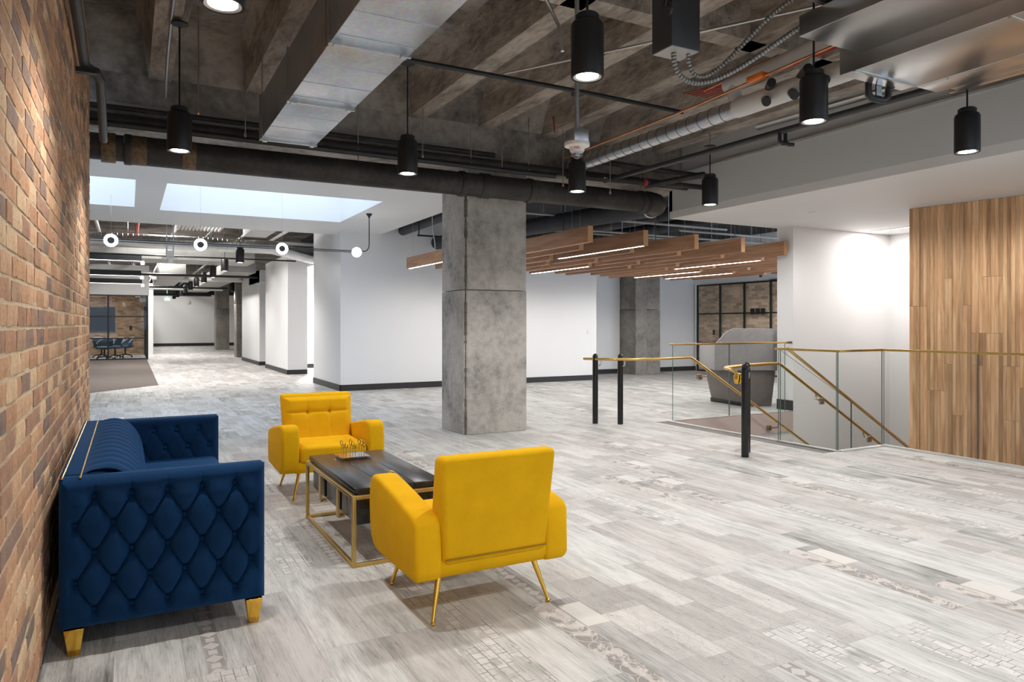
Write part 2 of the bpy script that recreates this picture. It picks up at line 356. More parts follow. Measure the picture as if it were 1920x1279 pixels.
def thing(name, loc, label, cat, group=None):
    o = bpy.data.objects.new(name, None); COL.objects.link(o); o.location = loc; o.empty_display_size = .1
    WL[o] = Vector(loc); return meta(o, label, cat, group)
def copy_tree(o, parent=None):
    c = o.copy(); COL.objects.link(c); c.parent = parent; WL[c] = WL.get(o, Vector())
    for ch in list(o.children): copy_tree(ch, c)
    return c
def arc(c, r, a0, a1, n, plane='xy', z=0):
    out = []
    for i in range(n + 1):
        a = a0 + (a1 - a0) * i / n; p, q = r * math.cos(a), r * math.sin(a)
        out.append((c[0] + p, c[1] + q, c[2]) if plane == 'xy' else ((c[0] + p, c[1], c[2] + q) if plane == 'xz' else (c[0], c[1] + p, c[2] + q)))
    return out
def box(*a): return MB().box(*a)
def struct(name, mb, m, parent=None, **kw):
    o = obj(name, mb, m, parent, **kw)
    if parent is None: o['kind'] = 'structure'
    return o

# ================================================================== STRUCTURE
WX = -0.305                      # face of the brick wall
# ---- floor
SX, SY0, SY1, SXB = 6.68, 5.07, 7.80, 7.42      # stair opening
fb = MB()
for r in ((-6, SX, -5, 12), (SX, SXB, -5, SY0), (SX, 18, SY1, 12), (-6, 18, 12, 20)): fb.box(r[0], r[1], r[2], r[3], -.25, -.006)
floor = struct('floor', fb, M['grout'])
ff = obj('far_floor', box(-6, 18, 17.0, 52, -.2, 0.0), M['farplank'], floor); ff['kind'] = 'stuff'
ff2 = obj('side_floor', box(10.6, 18, SY1, 17.0, -.2, 0.0), M['farplank'], floor); ff2['kind'] = 'stuff'
PROT = {}
def plank_mb(mb, x, y, w, l, kind, uo, vo):
    n0 = len(mb.f); g = .0004; mb.cur = kind
    mb.box(x + g, x + w - g, y + g, y + l - g, -.006, 0.0)
    f = n0 + 1
    mb.uv[f] = [(uo, vo), (uo, vo + w), (uo + l, vo + w), (uo + l, vo)]
    for q in (0, 2, 3, 4, 5): mb.uv[n0 + q] = [(uo, vo)] * 4
def pick():
    r = random.random()
    for p, kd in ((.22, 0), (.42, 1), (.52, 2), (.60, 3), (.69, 4), (.81, 5), (.91, 6), (1.01, 7)):
        if r < p: return kd
sY, cY = math.sin(YAW), math.cos(YAW)
def proj(x, y, z):
    d = x * sY + y * cY; l = x * cY - y * sY
    if d < .2: return None
    return (960 + F * l / d, HORIZON - F * (z - CAMH) / d, d)
planks = []
for i in range(-5, 44):
    x = -0.30 + i * .25; y = -1.0 - random.choice((0, .25, .5, .75))
    if i < 0: y = 7.5
    while y < 17:
        l = 1.0; y1 = min(y + l, 17.0)
        xa, xb = x, x + .25
        if xb > SX + .001:
            if x < SXB and y1 > SY0 and y < SY1:
                if y < SY0 - .05: y1 = SY0
                elif y1 > SY1 + .05: y_ = SY1; planks.append((xa, y_, .25, y1 - y_)); y += l; continue
                else: y += l; continue
            if xa >= SXB - .06:
                if y1 <= SY1 + .05: y += l; continue
                if y < SY1: planks.append((xa, SY1, .25, y1 - SY1)); y += l; continue
            elif xb > SXB and y1 < SY1: xb = SXB
        if xa < SX < xb and y1 > SY0 and y < SY1: xb = SX
        planks.append((xa, y, xb - xa, y1 - y)); y += l
def score(p):
    q = proj(p[0] + p[2] / 2, p[1] + p[3] / 2, 0)
    if q is None or q[0] < -120 or q[0] > 2040 or q[1] > 1420: return 1e9
    return q[2]
planks.sort(key=score)
rest = MB()
for n, (x, y, w, l) in enumerate(planks):
    kd = pick()
    if n < 300:
        key = (kd, random.randrange(5), round(w, 3), round(l, 3))
        if key not in PROT:
            mb = MB(); plank_mb(mb, -w / 2, -l / 2, w, l, 0, kd * 3.7 + key[1] * 2.0, 0 if kd in (4, 6) else key[1] * .25 + kd)
            PROT[key] = mb.mesh('plank', [PL[kd]])
        o = bpy.data.objects.new('plank', PROT[key]); COL.objects.link(o); o.parent = floor
        o.location = Vector((x + w / 2, y + l / 2, 0)) - WL[floor]
    else: plank_mb(rest, x, y, w, l, kd, kd * 3.7 + random.randrange(9), 0 if kd in (4, 6) else random.randrange(9) * .25)
ro = obj('plank', rest, PL, floor); ro['kind'] = 'stuff'
struct('trim_1', box(SX - .03, SX + .045, SY0 + .8, SY1 - .02, -.03, .006), M['farplank'])
# carpet patch in the corridor
cp = MB().prism([(-4.5, 15.8), (-.65, 16.4), (.60, 17.8), (.64, 31.0), (-4.5, 31.0)], 0.001, .008, 'z')
obj('carpet', cp, M['carpet'], label='grey-brown carpet patch before the far glass meeting room', cat='carpet')

# ---- brick wall on the left
WT = 3.85; WY0, WY1 = -2.0, 7.50
wl = struct('wall_left', box(WX - .35, WX - .0025, WY0, WY1 - .01, 0, WT), M['mortar'])
def brick_mb(mb, y0, y1, z0, z1, dx, rnd, mat):
    mb.cur = mat; j = lambda a: rnd.uniform(-a, a)
    n0 = len(mb.v); nu, nv = 3, 2
    for i in range(nu + 1):
        for k_ in range(nv + 1):
            edge = i in (0, nu) or k_ in (0, nv)
            mb.v.append((WX + dx + j(.0014) - (.0025 if edge else 0), y0 + (y1 - y0) * i / nu + j(.0022), z0 + (z1 - z0) * k_ / nv + j(.0028)))
    def idx(i, k_): return n0 + i * (nv + 1) + k_
    for i in range(nu):
        for k_ in range(nv): mb.face([idx(i, k_), idx(i + 1, k_), idx(i + 1, k_ + 1), idx(i, k_ + 1)])
    ring = [idx(i, 0) for i in range(nu + 1)] + [idx(nu, 1)] + [idx(i, nv) for i in range(nu, -1, -1)] + [idx(0, 1)]
    m0 = len(mb.v)
    for q in ring: mb.v.append((WX - .02, mb.v[q][1], mb.v[q][2]))
    L = len(ring)
    for q in range(L): mb.face([ring[q], m0 + q, m0 + (q + 1) % L, ring[(q + 1) % L]])
rb = random.Random(3); bricks = []
CW = [0] * 5 + [1] * 5 + [2] * 5 + [3] * 3 + [4] * 4 + [5] * 3 + [6] * 2 + [7] * 5
for r in range(51):
    y = .2 - (.1125 if r % 2 else 0) + rb.uniform(-.02, .02); z = r * .075 + .006
    while y < WY1 - .02:
        L = .215 if rb.random() > .12 else .102
        y1 = min(y + L, WY1)
        if y1 - y > .04: bricks.append((y, y1, z, z + .060))
        y += L + .012
def bscore(b):
    q = proj(WX, (b[0] + b[1]) / 2, b[2] + .03)
    if q is None or q[0] < -70 or q[1] < -40 or q[1] > 1310: return 1e9
    return q[2]
bricks.sort(key=bscore)
PB = {}
restb = MB()
for n, (y0, y1, z0, z1) in enumerate(bricks):
    cm = rb.choice(CW); dx = rb.uniform(.0005, .0045)
    if n < 300:
        L = y1 - y0; full = abs(L - .215) < .002; key = (cm, full, rb.randrange(2)) if (full or abs(L - .102) < .002) else (cm, L)
        if key not in PB:
            mb = MB(); brick_mb(mb, -L / 2, L / 2, 0, .060, 0, rb, 0)
            mb.v = [(a - WX, b, c) for a, b, c in mb.v]; PB[key] = mb.mesh('brick', [BRK[cm]])
        o = bpy.data.objects.new('brick', PB[key]); COL.objects.link(o); o.parent = wl
        o.location = Vector((WX + dx, (y0 + y1) / 2, z0)) - WL[wl]
    else: brick_mb(restb, y0, y1, z0, z1, dx, rb, cm)
ob = obj('brick', restb, BRK, wl); ob['kind'] = 'stuff'

# ---- concrete ceiling with pan joists
JZ, SZ = 3.78, 4.18
ceil = struct('ceiling', box(-.66, 7.2, -5, 8.8, SZ, SZ + .25), M['ceilcon'])
def joist(x, name='joist'):
    mb = MB(); w = .10; prof = [(x - w, JZ), (x + w, JZ), (x + w + .05, JZ + .27), (x + w + .12, SZ), (x - w - .12, SZ), (x - w - .05, JZ + .27)]
    mb.prism(prof, -5, 7.9, 'y')
    o = obj(name, mb, M['joistcon'], ceil); return o
for k_ in range(-1, 8):
    xx = .28 + .9 * k_
    if xx > -.7: joist(xx)
for yy in (4.5, -1.2):
    obj('cross_rib', MB().prism([(yy - .1, JZ), (yy + .1, JZ), (yy + .16, SZ), (yy - .16, SZ)], -.6, 6.95, 'x'), M['joistcon'], ceil)
obj('haunch', MB().prism([(7.9, JZ + .02), (7.9, SZ), (7.45, SZ), (7.72, SZ - .16)], -.6, 6.95, 'x'), M['ceilcon'], ceil)
obj('beam', box(-6, 7.2, 7.9, 8.72, 3.30, SZ), M['ceilcon'], ceil)
obj('pale_strip', box(-.5, 3.5, 7.86, 7.9, 3.43, 3.50), M['steel_paint'], ceil)
# ---- dropped white ceiling with two skylight wells
wc = MB(); Z0, Z1 = 3.24, 3.34
A1 = (.46, 3.44, 10.57, 13.10); A2 = (-2.9, .09, 10.50, 12.95)
for r in ((-6, 4.6, 8.7, 10.5), (-6, -2.9, 10.5, 13.1), (A2[0], A2[1], 12.95, 13.1), (.09, .46, 10.5, 13.1), (.46, 3.44, 10.5, 10.57), (3.44, 4.6, 10.5, 13.1), (-6, 4.6, 13.1, 14.95)):
    wc.box(r[0], r[1], r[2], r[3], Z0, Z1)
for (a, b, c, d) in (A1, A2):
    for r in ((a - .05, a, c - .05, d + .05), (b, b + .05, c - .05, d + .05), (a, b, c - .05, c), (a, b, d, d + .05)): wc.box(r[0], r[1], r[2], r[3], Z1, 4.4)
wcl = struct('ceiling_white', wc, M['white'])
struct('ceiling_white_edge', box(4.6, 4.66, 8.7, 14.95, 3.24, 3.9), M['white'])
struct('ceiling_black', box(4.6, 18, 8.7, 22, 3.75, 3.9), M['blackceil'])
struct('ceiling_corridor', MB().box(-7, 9, 14.95, 52, 4.2, 4.4).box(-7, 9, 14.95, 15.0, 3.34, 4.2), M['ceilcon'])
# ---- right hand soffit over the stair
sf = MB().box(6.97, 16, -4, 8.1, 2.90, 3.0); struct('ceiling_stair', sf, M['soffit'])
struct('wall_soffit', MB().box(6.97, 7.05, -4, 8.1, 3.0, 3.53).box(7.03, 7.2, -4, 8.1, 3.53, 4.2).box(6.97, 9, 8.04, 8.1, 3.0, 3.75), M['fascia'])
struct('trim_2', box(6.955, 6.985, -4, 7.0, 3.515, 3.54), M['curb'])
# ---- white walls
def wall(name, boxes, m='white', bb=()):
    mb = MB()
    for b in boxes: mb.box(*b)
    o = struct(name, mb, M[m])
    for i, b in enumerate(bb): obj('baseboard', box(*b), M['base'], o)
    return o
BH = .125
wall('wall_back', [(3.80, 10.1, 14.42, 16.8, 0, 3.9)], bb=[(3.785, 10.1, 14.405, 14.42, 0, BH), (3.785, 3.80, 14.405, 16.8, 0, BH)])
wall('wall_corridor', [(3.80, 4.32, 19.85, 23.4, 0, 3.25)], bb=[(3.785, 4.32, 19.835, 19.85, 0, BH), (3.785, 3.80, 19.835, 23.4, 0, BH)])
wall('wall_corridor_far', [(3.82, 4.5, 24.7, 28.8, 0, 3.15), (3.82, 4.1, 24.6, 27, 2.75, 3.15)], bb=[(3.805, 4.5, 24.685, 24.7, 0, BH), (3.805, 3.82, 24.685, 28.8, 0, BH)])
wall('wall_passage', [(4.2, 9, 22.6, 22.7, 0, 3.0), (5.2, 5.3, 16.8, 22.6, 0, 3.0)], bb=[(4.2, 9, 22.585, 22.6, 0, BH)])
wall('wall_recess', [(10.1, 14.8, 16.05, 16.3, 0, 3.9)], bb=[(10.1, 14.8, 16.035, 16.05, 0, BH)])
wall('wall_stair_back', [(9.2, 11.6, 7.785, 8.10, -3.4, 2.9)], bb=[(9.188, 9.2, 7.786, 8.1, 0, .16)])
wall('wall_stair_end', [(11.6, 11.75, 1, 8.1, -3.4, 2.9)])
wall('wall_stair_side', [(SX, 9.2, SY1 + .005, 8.0, -3.4, -.26)], 'white')
struct('trim_3', MB().box(SX + .05, 9.2, SY1 - .012, SY1 + .004, -.32, -.012), M['riser'])
wall('wall_stair_lower', [(SX - .1, SX, SY0, SY1, -3.4, -.26), (SX, SXB, SY0 - .1, SY0, -3.4, -.26), (SXB - .1, SXB, -4, SY0, -3.4, -.26)], 'riser')
struct('floor_lower', box(6, 12, -4, 8.2, -3.5, -3.4), M['grout'])
wall('wall_far', [(.4, 9, 48.9, 49.1, 0, 3.2)], bb=[(.4, 9, 48.88, 48.9, 0, .18)])
wall('wall_far_upper', [(-7, 9, 49.0, 49.2, 3.2, 4.2)], 'blackceil')
wall('wall_corridor_left', [(-6, -5.8, 7.5, 52, 0, 4.2)])
wall('wall_corridor_right', [(8.8, 9, 22.6, 52, 0, 4.2)])
wall('wall_side', [(14.95, 15.1, 8, 16.3, 0, 3.9), (14.72, 14.95, 8, 16.05, 2.52, 3.9)])
bwall = []
for r in ((-.6, .9, 0, 4.2), (.9, 2.6, 0, .9), (.9, 2.6, 2.5, 4.2), (2.6, 4.0, 0, 4.2), (4.0, 5.7, 0, .9), (4.0, 5.7, 2.5, 4.2), (5.7, 11.6, -3.4, 4.2)): bwall.append((r[0], r[1], -4.6, -4.4, r[2], r[3]))
wall('added_wall_front', bwall)  # unseen wall added behind the camera to cut the fill light
for n_, x0 in ((1, .9), (2, 4.0)):  # openings added in that wall so part of the daylight still enters
    wf = struct('added_window_%d' % n_, MB().box(x0, x0 + .05, -4.55, -4.45, .9, 2.5).box(x0 + 1.65, x0 + 1.7, -4.55, -4.45, .9, 2.5).box(x0 + .05, x0 + 1.65, -4.55, -4.45, .9, .95).box(x0 + .05, x0 + 1.65, -4.55, -4.45, 2.45, 2.5), M['black'])
    obj('glass_pane', box(x0 + .05, x0 + 1.65, -4.505, -4.495, .95, 2.45), M['glass'], wf)
# ---- oak slat wall beside the stair: every strip its own board
ow = struct('wall_right', MB().prism([(9.20, 5.89), (9.20 + .163 * 6.5, 5.89 - 6.5 * .987), (9.5 + .163 * 6.5, 5.89 - 6.5 * .987), (11.6, 5.70), (11.6, 5.89)], -3.4, 2.9, 'z'), M['slatback'])
ang = math.atan2(-.987, .163); rs = random.Random(11)
SL = {}
def slat(i, z0, z1, w):
    key = round(z1 - z0, 2)
    if key not in SL: SL[key] = MB().box(0, .0415, 0, .014, 0, z1 - z0).mesh('slat', [M['oak']])
    o = bpy.data.objects.new('slat', SL[key]); COL.objects.link(o); o.parent = ow
    d = .004 + i * .0432
    # local x runs along the wall towards the camera side, local y points out of the wall
    px, py = 9.20 + .163 * d, 5.89 - .987 * d
    o.location = Vector((px, py, z0)) - WL[ow]; o.rotation_euler = (0, 0, ang); o.scale = (1, -w, 1)
cuts = []; left = 0
for i in range(62):
    if left == 0:
        left = rs.randint(2, 5); cuts = sorted(rs.sample([-.5, .2, .5, .85, 1.25, 1.62, 1.95, 2.3], 2)) if rs.random() < .7 else [rs.choice([.6, 1.6, 2.1])]
    left -= 1; zc = -1.2; wd = rs.choice((.75, 1.0, 1.35))
    for zb in cuts + [2.9]:
        slat(i, zc, zb - .003, wd); zc = zb

# ---- concrete columns
cl = thing('concrete_column', (4.07, 8.33, 0), 'big bare concrete column standing behind the two yellow armchairs', 'column')
cm_ = MB(); cc = .045
cm_.prism([(3.63, 7.97 + cc), (3.63 + cc, 7.97), (4.51 - cc * .5, 7.97), (4.51, 7.97 + cc * .5), (4.51, 8.70), (3.63, 8.70)], 0, 1.78, 'z')
obj('lower_pour', cm_, M['colcon'], cl, bevel=.008)
cm_ = MB().prism([(3.634, 7.974 + cc), (3.634 + cc, 7.974), (4.506 - cc * .5, 7.974), (4.506, 7.974 + cc * .5), (4.506, 8.70), (3.634, 8.70)], 1.788, 3.3, 'z')
obj('upper_pour', cm_, M['colcon'], cl, bevel=.008)
eg = MB(); re_ = random.Random(5)
for (ex, ey) in ((3.664, 8.004),):
    zz = 0.0
    while zz < 3.0:
        h = re_.uniform(.04, .12); a = re_.uniform(.016, .026); eg.box(ex - a, ex + a, ey - a * .9, ey + a, zz, zz + h); zz += h
obj('broken_edge', eg, M['edgecon'], cl, bevel=.008)
c2 = thing('concrete_column', (12.45, 15.7, 0), 'concrete column against the back wall, left of the black-framed brick wall', 'column')
obj('shaft', box(12.02, 12.86, 15.33, 16.05, 0, 1.75), M['farcon'], c2, bevel=.01); obj('upper_shaft', box(12.025, 12.855, 15.335, 16.05, 1.76, 3.75), M['farcon'], c2, bevel=.01)
obj('face_rib', box(11.99, 12.35, 15.29, 15.33, 0, 3.7), M['farcon'], c2)
for (x0, x1, y0, y1, lab) in ((4.10, 4.75, 40.6, 41.6, 'farthest concrete column standing free down the long corridor'), (3.93, 4.25, 31.2, 32.0, 'narrow concrete column beyond the last white corridor pillar')):
    t = thing('concrete_column', ((x0 + x1) / 2, (y0 + y1) / 2, 0), lab, 'column')
    obj('shaft', box(x0, x1, y0, y1, 0, 2.2), M['farcon'], t, bevel=.01); obj('upper_shaft', box(x0 + .004, x1 - .004, y0 + .004, y1, 2.21, 4.2), M['farcon'], t, bevel=.01)

# ================================================================== LAMPS
def spot(parent, loc, watt, size=142, blend=.6, r=.05, col=(1, .97, .94)):
    l = bpy.data.lights.new('bulb', 'SPOT'); l.energy = watt; l.spot_size = math.radians(size); l.spot_blend = blend; l.shadow_soft_size = r; l.color = col
    o = bpy.data.objects.new('bulb', l); COL.objects.link(o); o.parent = parent; o.location = Vector(loc) - WL[parent]; return o
def pendant(x, y, label, ztop=3.75, zb=2.73, watt=LAMP_W, group='black cylinder pendant lamps'):
    t = thing('pendant_lamp', (x, y, zb), label, 'lamp', group); n = 40
    prof = [(.078, zb + .012), (.09, zb), (.0915, zb + .006), (.0915, zb + .285), (.083, zb + .305), (.066, zb + .315), (.066, zb + .345), (.055, zb + .355), (.012, zb + .356)]
    obj('shade', MB().lathe(prof, (x, y, 0), n), M['black'], t, smooth=35)
    obj('reflector_ring', MB().lathe([(.056, zb + .011), (.0775, zb + .003), (.0775, zb + .0115), (.056, zb + .0116)], (x, y, 0), n), M['lensrim'], t, smooth=30)
    obj('lens', MB().lathe([(.06, zb + .006), (.06, zb + .010)], (x, y, 0), n), M['lens'], t)
    obj('rod', MB().tube([(x, y, zb + .35), (x, y, ztop)], .007, 8), M['black'], t)
    obj('canopy', MB().lathe([(.012, ztop - .035), (.065, ztop - .012), (.065, ztop), (.02, ztop + .001)], (x, y, 0), 24), M['black'], t, smooth=30)
    if 3.3 < ztop < 4.1: obj('hanger', MB().tube([(x, y, ztop), (x, y, 4.18)], .006, 6), M['dull'], t)
    spot(t, (x, y, zb - .01), watt); return t
LX = (.36, 2.25, 4.10, 5.90)
pendant(LX[0], 3.30, 'black pendant lamp cut by the top edge, glowing lens seen from below', zb=2.73)
pendant(LX[0], 6.24, 'black pendant lamp nearest the brick wall, above the blue sofa end')
pendant(LX[1], 3.30, 'largest black pendant lamp, at the top centre of the picture')
pendant(LX[1], 6.20, 'black pendant lamp right of the silver duct, left of the concrete column')
pendant(LX[2], 6.20, 'black pendant lamp directly below the white fire strobe')
pendant(LX[2], 3.30, 'black pendant lamp under the end of the steel duct')
pendant(LX[3], 6.16, 'small black pendant lamp against the grey soffit beside the big pipe end', 3.41)
pendant(LX[3], 3.30, 'rightmost black pendant lamp, hanging before the pale soffit')
for i, xx in enumerate(LX):
    for yy in (.4, -2.4): pendant(xx, yy, 'black pendant lamp behind the viewpoint', 3.14 if (i == 2 and yy > 0) else 3.75, group='black pendant lamps behind the viewpoint')
FARL = ['nearest', 'second', 'third', 'fourth', 'fifth', 'sixth', 'seventh', 'eighth', 'ninth', 'farthest']
for i in range(10): pendant(2.2, 16.9 + 2.87 * i, '%s black pendant in the receding corridor row of ten' % FARL[i], 4.2, watt=FAR_W, group='corridor row of black pendants')
pendant(3.86, 32.0, 'lone small black pendant between the two far concrete columns', 4.2, watt=FAR_W)

# linear ring chandelier under the skylight
ry, rz = 11.86, 2.575
ch = thing('linear_chandelier', (1.6, ry, rz), 'black linear rod pendant with glowing rings and globe below the skylight', 'lamp')
obj('rod', MB().tube([(-2.5, ry, rz + .02)] + [(3.45, ry, rz + .02)] + [(3.52 + .09 * math.sin(a), ry, rz + .11 - .09 * math.cos(a)) for a in (.3, .7, 1.1, 1.4)] + [(3.616, ry, rz + .14), (3.616, ry, 3.22)], .008, 10), M['black'], ch, smooth=40)
obj('rod', MB().tube([(-2.5, ry, rz - .015), (3.4, ry, rz - .002)], .006, 8), M['black'], ch)
obj('canopy', MB().lathe([(.008, 3.16), (.02, 3.19), (.055, 3.235), (.055, 3.24)], (3.616, ry, 0), 20), M['black'], ch, smooth=40)
def ringmb(x):
    mb = MB(); n, m = 40, 12
    for i in range(n):
        a = 2 * PI * i / n
        for j in range(m):
            b = 2 * PI * j / m; r = .071 + .022 * math.cos(b); mb.v.append((x + r * math.cos(a), ry + .016 * math.sin(b), rz + r * math.sin(a)))
    for i in range(n):
        for j in range(m): mb.face([i * m + j, i * m + (j + 1) % m, ((i + 1) % n) * m + (j + 1) % m, ((i + 1) % n) * m + j])
    return mb
for px in (208, 376, 529):
    u = (px - 960) / F; t_ = ry / (cY - u * sY); x = (sY + u * cY) * t_
    obj('ring_lamp', ringmb(x), M['ring'], ch, smooth=60)
    obj('hub', MB().lathe([(.049, -.012), (.049, .012)], (x, ry, rz), 24, 'y'), M['darkgrey'], ch, smooth=30)
    obj('suspension_wire', MB().tube([(x, ry, rz + .09), (x, ry, 3.24 if not .46 < x < 3.44 else 4.4)], .003, 6), M['chrome'], ch)
x = 3.40; obj('globe_lamp', MB().lathe([(.002, -.082)] + [(.082 * math.cos(a), .082 * math.sin(a)) for a in [i * PI / 10 - PI / 2 for i in range(1, 10)]] + [(.002, .082)], (x, ry, rz), 28), M['ring'], ch, smooth=80)

# ================================================================== CEILING SERVICES
# silver rectangular duct
dt = thing('silver_duct', (1.28, 5, 3.0), 'bright silver rectangular air duct hanging left of centre', 'duct')
for i in range(8):
    y1 = 6.62 - 1.235 * i; y0 = y1 - 1.225
    obj('duct_section', box(1.035, 1.515, y0, y1, 3.0, 3.38), M['galv'], dt, bevel=.004)
    obj('flange', MB().box(1.022, 1.528, y1 - .012, y1 + .010, 2.988, 3.0).box(1.022, 1.035, y1 - .012, y1 + .01, 3.0, 3.39).box(1.515, 1.528, y1 - .012, y1 + .01, 3.0, 3.39), M['galv'], dt)
    obj('flange_clip', MB().box(1.05, 1.09, y1 - .03, y1 + .02, 2.98, 2.99).box(1.46, 1.50, y1 - .03, y1 + .02, 2.98, 2.99), M['dull'], dt)
    for q in (.3, .62, .9): obj('crease', box(1.037, 1.513, y0 + q * 1.2, y0 + q * 1.2 + .006, 2.997, 3.0), M['galv'], dt)
for yy in (6.45, 4.2, 2.0):
    obj('hanger', MB().tube([(1.02, yy, 2.98), (1.02, yy, 3.8)], .005, 6), M['dull'], dt)
# big cast iron pipe with elbow, couplings and hangers
bp = thing('cast_iron_pipe', (3.0, 7.62, 2.86), 'large black cast iron pipe running across below the concrete beam', 'pipe')
PYc, PZc, PR = 7.62, 3.0, .135
obj('pipe_run', MB().tube([(.02, PYc, PZc), (6.2, PYc, PZc)], PR, 32), M['iron'], bp, smooth=40)
obj('pipe_end', MB().tube([(-2.5, PYc, PZc + .005), (.02, PYc, PZc + .005)], PR * .9, 28), M['iron'], bp, smooth=40)
el = [(6.2 + .25 * math.sin(a), PYc + .25 - .25 * math.cos(a), PZc) for a in [i * PI / 2 / 8 for i in range(9)]]
obj('elbow', MB().tube(el, PR * 1.06, 32), M['iron'], bp, smooth=40)
for x, w, g in ((.0, .05, 1.06), (3.42, .05, 1.10), (3.72, .12, 1.09), (4.33, .06, 1.09), (6.05, .05, 1.1), (6.17, .07, 1.12)):
    obj('coupling', MB().lathe([(PR, -w / 2 - .01), (PR * g, -w / 2), (PR * g, w / 2), (PR, w / 2 + .01)], (x, PYc, PZc), 36, 'x'), M['iron'], bp, smooth=30)
for x, w in ((-.16, .12), (.09, .13), (.52, .12)): obj('bare_band', MB().lathe([(PR * 1.01, -w / 2), (PR * 1.02, -w / 2 + .004), (PR * 1.02, w / 2 - .004), (PR * 1.01, w / 2)], (x, PYc, PZc), 32, 'x'), M['tan'], bp, smooth=30)
for x in (2.2, 3.55, 4.33, 6.05): obj('hanger_rod', MB().tube([(x, PYc, PZc + PR), (x, PYc, 3.9)], .006, 6), M['dull'], bp)
obj('tail_pipe', MB().tube([(6.45, PYc + .25, PZc), (6.3, 9.5, PZc + .03), (5.9, 14.4, PZc + .12)], PR * 1.05, 28), M['bluepipe'], bp, smooth=40)
obj('clamp_strap', MB().lathe([(PR * 1.13, -.012), (PR * 1.16, -.01), (PR * 1.16, .01), (PR * 1.13, .012)], (6.45, PYc + .27, PZc), 32, 'y'), M['dull'], bp, smooth=30)
def pipe(name, pts, r, m, label, cat='pipe', n=14, group=None, extra=None):
    o = obj(name, MB().tube(pts, r, n, uvs=(m == 'flex')), M[m], smooth=45, label=label, cat=cat, group=group); return o
pipe('black_pipe', [(-1.5, 7.66, 3.285), (6.9, 7.66, 3.285)], .052, 'iron', 'upper black pipe directly under the concrete beam, with a brown sheen')
pipe('black_pipe', [(-1.5, 7.44, 3.19), (4.6, 7.44, 3.17)], .03, 'black', 'thin black pipe strapped in front of the large iron pipe')
pipe('black_pipe', [(-1.5, 7.70, 3.40), (3.9, 7.70, 3.40)], .03, 'iron', 'topmost dark pipe along the beam, left of the fire strobe')
pipe('sprinkler_pipe', [(2.1, 5.95, 3.68), (4.05, 5.95, 3.68), (5.3, 5.95, 3.66)], .022, 'black', 'thin black sprinkler pipe crossing below the joists behind the top lamp')
for i, (x, y, z0, z1, lab) in enumerate(((.55, 6.9, 3.25, 4.18, 'pale threaded hanger rod right of the lamp by the brick wall'), (1.0, 7.3, 3.2, 4.18, 'black hanger rod just left of the silver duct end'), (2.75, 7.5, 3.15, 4.18, 'left of two hanger rods between duct and column'), (2.9, 7.5, 3.25, 4.18, 'right of two hanger rods between duct and column'), (3.9, 7.5, 3.2, 4.18, 'dark hanger rod above the column'), (4.75, 7.5, 3.1, 4.18, 'pale hanger rod left of the fire strobe'), (5.25, 7.2, 3.0, 4.18, 'long pale rod right of the fire strobe near the spiral duct'))):
    t = thing('hanger_rod', (x, y, z0), lab, 'rod'); obj('rod', MB().tube([(x, y, z0), (x, y, z1)], .006, 6), M['dull'], t); obj('nut', MB().lathe([(.012, z0 - .03), (.014, z0 - .02), (.014, z0), (.008, z0 + .005)], (x, y, 0), 6), M['copper'] if i in (0, 5) else M['dull'], t)
# wall conduit top left
pipe('wall_conduit', [(-.245, 2.0, 3.18), (-.25, 5.45, 3.06), (-.22, 5.52, 3.05), (-.19, 5.52, 3.04), (-.165, 5.6, 3.02), (-.175, 6.7, 2.86)], .03, 'darkgrey', 'dark grey conduit with a jog running high along the brick wall')
obj('conduit_bracket', box(-.30, -.18, 5.40, 5.46, 3.0, 3.03), M['black'], label='small black bracket fixing the conduit to the brick wall', cat='bracket')
pipe('galvanised_conduit', [(.30, 4.0, 3.764), (.30, 6.2, 3.764), (.30, 6.7, 3.66), (.30, 7.3, 3.45)], .014, 'dull', 'grey conduit along the first joist beside the brick wall')
pipe('galvanised_conduit', [(1.53, 4.9, 3.42), (1.62, 4.95, 3.6), (1.75, 4.2, 3.72), (1.9, 2.5, 3.74)], .012, 'galv', 'bright bent conduit beside the right edge of the silver duct')
pipe('galvanised_conduit', [(1.6, 4.38, 3.74), (2.35, 4.38, 3.74), (2.62, 4.38, 3.70), (2.72, 4.35, 3.5), (2.72, 4.3, 3.3)], .013, 'galv', 'pale conduit bending down behind the largest pendant lamp')
pipe('galvanised_conduit', [(3.1, 5.9, 3.70), (4.1, 4.3, 3.72), (4.9, 2.9, 3.72)], .011, 'galv', 'straight bright conduit slanting between fire strobe and grey switch box')
# fire strobe
fx, fy, fz = 2.77, 4.19, 2.52
fs = thing('fire_strobe', (fx, fy, fz), 'white round fire strobe with clear dome hanging from a steel conduit', 'alarm')
obj('stem', MB().tube([(fx, fy, fz + .2), (fx, fy, 3.78)], .016, 12), M['galv'], fs, smooth=40)
obj('junction_box', box(fx - .06, fx + .06, fy - .06, fy + .06, fz + .11, fz + .20), M['galv'], fs, bevel=.004)
obj('stem_nut', MB().lathe([(.022, fz + .2), (.022, fz + .225), (.016, fz + .23)], (fx, fy, 0), 8), M['dull'], fs)
obj('plate', MB().lathe([(.05, fz + .075), (.088, fz + .085), (.09, fz + .095), (.088, fz + .11), (.05, fz + .112)], (fx, fy, 0), 36), M['white_plastic'], fs, smooth=35)
obj('collar', MB().lathe([(.046, fz + .045), (.052, fz + .06), (.056, fz + .08), (.05, fz + .085)], (fx, fy, 0), 32), M['white_plastic'], fs, smooth=40)
obj('dome', MB().lathe([(.004, fz), (.022, fz + .006), (.038, fz + .022), (.045, fz + .045), (.044, fz + .046)], (fx, fy, 0), 28), M['dome'], fs, smooth=80)
obj('flash_tube', MB().box(fx - .02, fx + .02, fy - .008, fy + .008, fz + .02, fz + .045), M['chrome'], fs)
